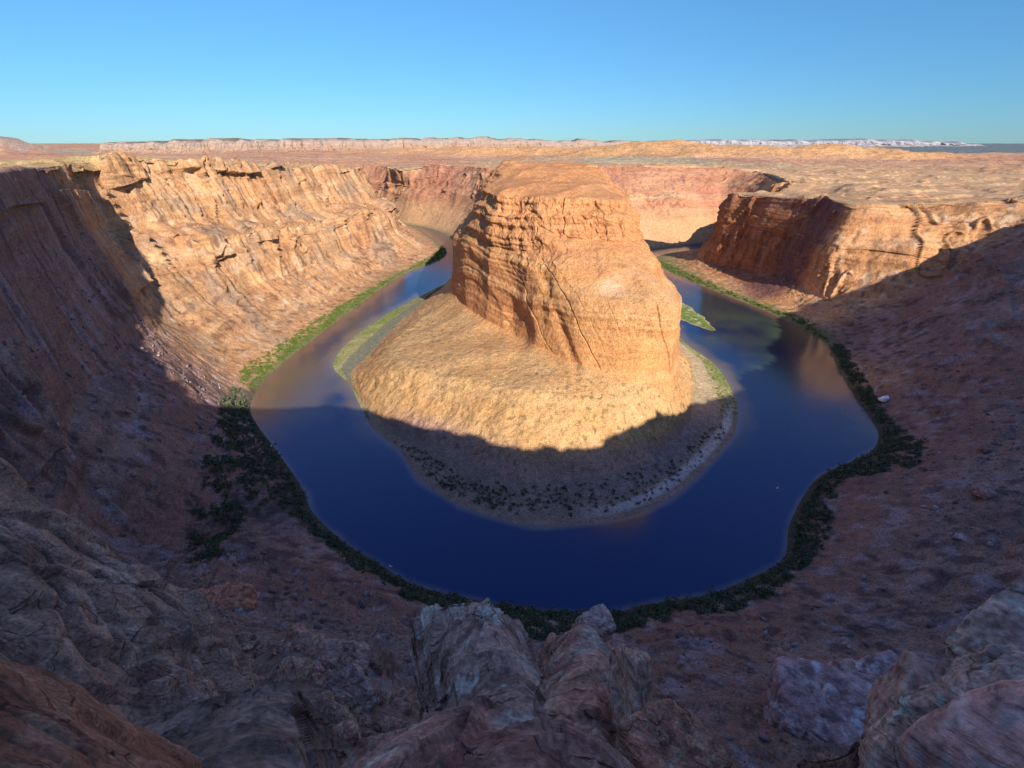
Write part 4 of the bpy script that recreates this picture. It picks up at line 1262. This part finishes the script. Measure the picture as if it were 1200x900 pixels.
# ------------------------------------------------------------------ vegetation
def leaf_mat(name, c1, c2):
    m, N, L, B = new_mat(name)
    B.inputs['Roughness'].default_value = .8
    B.inputs['Specular IOR Level'].default_value = .1
    oi = N.new('ShaderNodeObjectInfo'); geo = N.new('ShaderNodeNewGeometry')
    nz = N.new('ShaderNodeTexNoise'); nz.inputs['Scale'].default_value = .25; nz.inputs['Detail'].default_value = 3
    L.new(geo.outputs['Position'], nz.inputs['Vector'])
    mx = N.new('ShaderNodeMix'); mx.data_type = 'RGBA'
    mx.inputs[6].default_value, mx.inputs[7].default_value = (*c1, 1), (*c2, 1)
    mr = N.new('ShaderNodeMapRange'); mr.inputs['From Min'].default_value, mr.inputs['From Max'].default_value = .3, .7
    L.new(nz.outputs['Fac'], mr.inputs['Value']); L.new(mr.outputs[0], mx.inputs['Factor'])
    L.new(mx.outputs[2], B.inputs['Base Color'])
    return m
M_TAM = leaf_mat('tamarisk_leaf', (.06, .08, .042), (.135, .15, .085))
M_GREEN = leaf_mat('willow_leaf', (.07, .12, .022), (.15, .20, .045))
M_SAGE = leaf_mat('sage_leaf', (.13, .135, .105), (.21, .205, .155))
M_GRASS = leaf_mat('bank_grass', (.13, .19, .03), (.24, .27, .08))

def bush_shape(seed, n=130, leaf=.2, flat=.75):
    """a bush of unit radius: leaf-sized faces in a few uneven clumps"""
    r = np.random.RandomState(seed)
    cl = r.normal(size=(7, 3)) * [.45, .45, .22] + [0, 0, .42]
    V, Q = [], []
    for i in range(n):
        c = cl[r.randint(7)] + r.normal(size=3) * [.22, .22, .2 * flat]
        c[2] = abs(c[2])
        a, b = r.normal(size=3), r.normal(size=3)
        a /= np.linalg.norm(a); b -= a * (a @ b); b /= np.linalg.norm(b)
        s_ = leaf * r.uniform(.6, 1.2)
        V += [c - a * s_, c + b * s_ * .6, c + a * s_, c - b * s_ * .6]
        Q.append([4 * i, 4 * i + 1, 4 * i + 2, 4 * i + 3])
    return np.array(V), np.array(Q)
BUSH = [bush_shape(500 + k) for k in range(8)]
BUSH_LO = [bush_shape(540 + k, 60, .28) for k in range(6)]

def bushes(name, label, cat, group, pts, size, mat, n_ind, stuff_name, stuff_label, seed=0):
    """the ones that show largest become objects of their own, the rest one ground cover"""
    r = np.random.RandomState(seed)
    sc_ = size[0] + (size[1] - size[0]) * r.rand(len(pts))**1.6
    key = sc_ / np.linalg.norm(pts - [0, 0, CAM_Z], axis=1)
    order = np.argsort(-key)
    meshes = []
    for V, Q in BUSH:
        o = raw_mesh(name, V, Q, None, mat, False); meshes.append(o.data); bpy.data.objects.remove(o)
    for i in order[:n_ind]:
        o = bpy.data.objects.new(name, meshes[r.randint(len(meshes))])
        SC.collection.objects.link(o)
        o.location = tuple(pts[i] - [0, 0, .15]); o.scale = (sc_[i] * r.uniform(.9, 1.2), sc_[i], sc_[i] * r.uniform(.7, 1.1))
        o.rotation_euler = (0, 0, r.uniform(0, 6.3))
        tag(o, label, cat, group)
    rest = order[n_ind:]
    if len(rest):
        w = [(r.randint(6), pts[i] - [0, 0, .15], np.array([sc_[i], sc_[i], sc_[i] * r.uniform(.7, 1.1)]), rot_z(r.uniform(0, 6.3)), (0, 0, 0)) for i in rest]
        VV, QQ, n = [], [], 0
        for k, loc, s_, R, _ in w:
            V, Q = BUSH_LO[k]
            VV.append((V * s_) @ R.T + loc); QQ.append(Q + n); n += len(V)
        o = raw_mesh(stuff_name, np.concatenate(VV), np.concatenate(QQ), None, mat, False)
        tag(o, stuff_label, cat, kind='stuff')

POLY_L = [(278,452),(297,490),(318,518),(345,553),(362,598),(400,630),(440,660),(490,690),(545,704),(545,716),(480,704),(420,670),(372,626),(345,602),(322,592),(292,602),(262,642),(238,668),(222,658),(226,600),(240,540),(256,490),(262,462)]
POLY_R = [(585,708),(650,719),(760,707),(830,696),(880,678),(915,652),(918,618),(943,588),(956,558),(998,543),(1028,519),(1026,498),(998,464),(972,408),(985,404),(1015,448),(1045,498),(1078,518),(1076,542),(1040,552),(982,562),(968,590),(972,618),(952,652),(912,692),(862,714),(800,722),(720,740),(640,752),(600,748)]
POLY_C = [(280,434),(330,404),(370,377),(420,346),(470,320),(500,304),(522,288),(528,296),(517,310),(482,327),(440,352),(400,380),(352,414),(318,442),(300,458),(284,452)]
POLY_D = [(768,303),(800,317),(860,344),(900,361),(950,377),(976,402),(960,404),(930,380),(890,369),(850,356),(805,337),(768,320)]
hug = lambda lo, hi: (lambda Q, px, py: (Q[..., 2] > lo) & (Q[..., 2] < hi))
pl_ = grid_points(P_OUT, K_OUT, 1.05, 3.9, POLY_L, 1300, 2, hug(.6, 60), 2.8)
pr_ = grid_points(P_OUT, K_OUT, 1.05, 3.0, POLY_R, 1700, 3, hug(.6, 42), 2.6)
nl_ = fbm(pl_ / 16., 2); pl_ = pl_[nl_ > -.12 - .5 * (pl_[:, 2] < 6)]
nr_ = fbm(pr_ / 12., 2); pr_ = pr_[nr_ > -.1 - .5 * (pr_[:, 2] < 5)]
bushes('tamarisk_bush', 'dark tamarisk bush in the thicket along the shaded near bank', 'bush', 'tamarisk bushes along the shaded bank',
       np.concatenate([pl_, pr_]), (2.0, 4.8), M_TAM, 290, 'tamarisk_thicket', 'dark tamarisk thicket along the shaded river bank', 4)
pc_ = grid_points(P_OUT, K_OUT, 1.02, 2.6, POLY_C, 900, 5, hug(.5, 22), 3.0)
pd_ = grid_points(P_OUT, K_OUT, 1.02, 2.4, POLY_D, 380, 6, hug(.5, 12), 4.0)
bushes('willow_bush', 'sunlit green bush on the far bank of the river', 'bush', 'green bushes along the sunlit banks',
       np.concatenate([pc_, pd_]), (1.4, 4.2), M_GREEN, 200, 'bank_thicket', 'sunlit green thicket along the outer river bank', 7)
pe_ = grid_points(P_BUT, K_BUT, 1.3, 3.0, [(455,512),(520,556),(600,570),(690,568),(790,540),(845,492),(850,512),(802,574),(740,600),(640,610),(600,604),(540,584),(492,546)], 330, 8, hug(.8, 17), 4.0)
pe2 = grid_points(P_BUT, K_BUT, 1.3, 2.9, [(455,515),(500,530),(540,560),(600,585),(610,600),(560,592),(520,580),(488,550)], 130, 18, hug(.8, 17), 3.0)
bushes('desert_bush', 'dark rounded bush on the shaded beach of the peninsula', 'bush', 'bushes on the shaded peninsula beach',
       np.concatenate([pe_, pe2]), (.7, 2.6), M_TAM, 280, 'beach_scrub', 'dark scrub on the shaded peninsula beach', 9)
pf_ = grid_points(P_BUT, K_BUT, 2.0, 2.95, None, 1500, 10, lambda Q, px, py: (px < 540) & (py < 445) & (py > 320) & (px > 385), 3.0)
bushes('sage_bush', 'grey sagebrush on the flat strip left of the butte', 'bush', 'sagebrush on the sunlit left strip', pf_, (.9, 2.0), M_SAGE, 60, 'sagebrush', 'grey sagebrush flat along the left side of the peninsula', 11)
pg_ = grid_points(P_BUT, K_BUT, 1.02, 1.95, None, 800, 12, lambda Q, px, py: (py < 490) & (py > 330) & ((px < 470) | (px > 790)), 2.5)
bushes('bank_grass', 'bright green grass tuft at the water', 'grass', 'g', pg_, (.8, 1.7), M_GRASS, 0, 'bank_grass', 'bright green grass along the sunlit edge of the peninsula', 13)
# scrub scattered over the slopes and the bench, too small and too many to count
ph_ = grid_points(P_OUT, K_OUT, 1.8, 4.2, None, 2600, 14, lambda Q, px, py: (Q[..., 2] < 150), 5.)
ph2 = grid_points(P_BUT, K_BUT, 3.0, 5.0, None, 420, 15, None, 5.)
bushes('slope_scrub', 'x', 'scrub', 'g', np.concatenate([ph_, ph2]), (.35, 1.1), M_SAGE, 0, 'slope_scrub', 'small dry scrub dotted over the slopes', 16)

# ------------------------------------------------------------------ sandbars in the river
def sandbar(name, label, line, width, h, seed, tone):
    k = np.array(line, float)
    t = np.linspace(0, 1, len(k))
    u = np.linspace(0, 1, 160)
    c = hermite(np.c_[k, np.array(width)], t, u)
    tg = np.gradient(c[:, :2], axis=0); n = np.stack([-tg[:, 1], tg[:, 0]], 1); n /= np.linalg.norm(n, axis=1)[:, None]
    v = np.linspace(-1, 1, 60)
    ww = c[:, 2] * np.sin(np.pi * np.clip(u, .02, .98))**.45
    ww = ww * (1 + .35 * noise(np.stack([u * 9 + seed, 0 * u, 0 * u], 1)))
    p = c[:, None, :2] + n[:, None] * (ww[:, None] * v[None])[..., None]
    z = (1 - np.abs(v)[None]**2.2) * h * np.ones((160, 1)) - .25
    P = np.concatenate([p, z[..., None]], 2)
    pp = P.reshape(-1, 3)
    P[..., 2] += (fbm(pp / 9. + seed, 4) * .35).reshape(z.shape)
    e = 1 - np.abs(np.broadcast_to(v, z.shape)).ravel()
    c_ = mix((.42, .32, .18), tone, sstep(.06, .3, e + .1 * fbm(pp / 8., 3)))
    c_ = mix(c_, (.48, .44, .30), sstep(.1, .45, fbm(pp / 14. + seed, 4)) * .7)
    o = structure(grid_mesh(name, P, c_, M_CLIFF))
    return P
pb = sandbar('sandbar', '', [(352,1075),(338,1000),(338,920),(348,860),(360,815)], [14,24,28,24,12], 1.6, 3, (.16,.21,.055))
pb2 = sandbar('sandbar', '', [(-300,1310),(-262,1360),(-232,1420),(-216,1470),(-222,1540)], [8,20,26,24,8], 1.8, 5, (.28,.27,.13))
q_ = np.concatenate([pb.reshape(-1, 3), pb2.reshape(-1, 3)]); q_ = q_[q_[:, 2] > .55]
r_ = np.random.RandomState(21)
bushes('bar_grass', 'x', 'grass', 'g', q_[r_.choice(len(q_), 700)], (.6, 1.6), M_GRASS, 0, 'bar_grass', 'bright green grass on the low sandbars', 22)

# ------------------------------------------------------------------ boats
def plain(name, col, rough=.4, metal=0.):
    m, N, L, B = new_mat(name)
    nz = N.new('ShaderNodeTexNoise'); nz.inputs['Scale'].default_value = 3
    mr = N.new('ShaderNodeMapRange'); mr.inputs['To Min'].default_value, mr.inputs['To Max'].default_value = .85, 1.1
    mx = N.new('ShaderNodeMix'); mx.data_type = 'RGBA'; mx.blend_type = 'MULTIPLY'; mx.inputs['Factor'].default_value = 1
    mx.inputs[6].default_value = (*col, 1)
    L.new(nz.outputs['Fac'], mr.inputs['Value']); L.new(mr.outputs[0], mx.inputs[7]); L.new(mx.outputs[2], B.inputs['Base Color'])
    B.inputs['Roughness'].default_value, B.inputs['Metallic'].default_value = rough, metal
    return m
M_WHITE, M_DARKHULL, M_SEAT, M_MOTOR = plain('white_gelcoat', (.8, .8, .78)), plain('dark_hull', (.05, .05, .06)), plain('tan_vinyl', (.42, .30, .2)), plain('black_motor', (.03, .03, .035))

def box_parts(boxes):
    V, Q = [], []
    for (x0, x1, y0, y1, z0, z1, tp) in boxes:
        i = len(V)
        for z, t in ((z0, 0), (z1, tp)):
            V += [(x0 + t, y0 + t, z), (x1 - t, y0 + t, z), (x1 - t, y1 - t, z), (x0 + t, y1 - t, z)]
        Q += [[i, i+3, i+2, i+1], [i+4, i+5, i+6, i+7]] + [[i+k, i+(k+1) % 4, i+4+(k+1) % 4, i+4+k] for k in range(4)]
    return np.array(V, float), np.array(Q)

def hull_mesh(L_, W_, H_):
    n, m = 22, 9
    u = np.linspace(0, 1, n)
    half = W_ / 2 * np.clip(1 - np.clip((u - .45) / .55, 0, 1)**2.2, .015, 1)
    sheer = H_ * (.75 + .35 * u**2); keel = -.25 * H_ + .5 * H_ * np.clip((u - .6) / .4, 0, 1)**2
    G = []
    prof = [(-.86, .92, 1), (-.92, .98, 1), (-1, 1, 1), (-.9, .45, 0), (-.45, .1, 0), (0, 0, 0), (.45, .1, 0), (.9, .45, 0), (1, 1, 1), (.92, .98, 1), (.86, .92, 1)]
    for (a, h, _) in prof:
        G.append(np.stack([u * L_ - L_ / 2, half * a, keel + (sheer - keel) * h], 1))
    inner = np.stack([u * L_ - L_ / 2, half * .8, keel + (sheer - keel) * .42], 1)
    G = [inner * [1, -1, 1]] + G + [inner, inner * [1, -1, 1]]
    return np.stack(G, 1)

def boat(px, py, L_, rz, hullmat, label, canopy=False, z=0.05):
    d = ray_dir(px, py); k = (z - CAM_Z) / d.z
    root = bpy.data.objects.new('motorboat', None); SC.collection.objects.link(root)
    root.location = (d.x * k, d.y * k, z); root.rotation_euler = (0, 0, rz)
    tag(root, label, 'boat')
    def add(o):
        o.parent = root
        return o
    W_, H_ = L_ * .34, L_ * .15
    G = hull_mesh(L_, W_, H_)
    add(grid_mesh('hull', G, None, hullmat))
    V, Q = box_parts([(-L_*.5-.02, -L_*.47, -W_*.45, W_*.45, -.05, H_*.7, 0)]); add(raw_mesh('transom', V, Q, None, hullmat, False))
    for s_ in (-1, 1):
        V, Q = box_parts([(-.12*L_, .0*L_, s_*W_*.2-W_*.13, s_*W_*.2+W_*.13, .25*H_, .7*H_, .02), (-.15*L_, -.11*L_, s_*W_*.2-W_*.13, s_*W_*.2+W_*.13, .25*H_, 1.25*H_, .02)])
        add(raw_mesh('seat', V, Q, None, M_SEAT, False))
    V, Q = box_parts([(.06*L_, .16*L_, -W_*.3, W_*.3, .3*H_, 1.15*H_, .05)]); add(raw_mesh('console', V, Q, None, M_WHITE, False))
    V, Q = box_parts([(-.60*L_, -.51*L_, -.07*L_, .07*L_, .25*H_, 1.2*H_, .04), (-.57*L_, -.53*L_, -.03*L_, .03*L_, -.4*H_, .25*H_, 0)]); add(raw_mesh('outboard_motor', V, Q, None, M_MOTOR, False))
    if canopy:
        V, Q = box_parts([(-.3*L_, .12*L_, -W_*.46, W_*.46, 2.3*H_, 2.42*H_, .08)]); add(raw_mesh('canopy', V, Q, None, M_WHITE, False))
        for sx in (-.27, .09):
            for s_ in (-1, 1):
                V, Q = box_parts([(sx*L_-.03, sx*L_+.03, s_*W_*.4-.03, s_*W_*.4+.03, .5*H_, 2.3*H_, 0)]); add(raw_mesh('canopy_post', V, Q, None, M_MOTOR, False))
    return root
boat(911, 572, 4.2, .9, M_WHITE, 'small white motorboat alone in the middle of the shaded right-hand water')
boat(318, 524, 6.0, 1.9, M_DARKHULL, 'dark motorboat with a pale canopy close to the left bank', True)
boat(984, 551, 3.2, .3, M_WHITE, 'tiny white motorboat just off the right bank, beside the dark one')
boat(975, 555, 3.2, .2, M_DARKHULL, 'tiny dark motorboat just off the right bank, beside the white one')
boat(458, 664, 3.4, -.5, M_WHITE, 'white motorboat moored at the near left bank, below the debris cone')
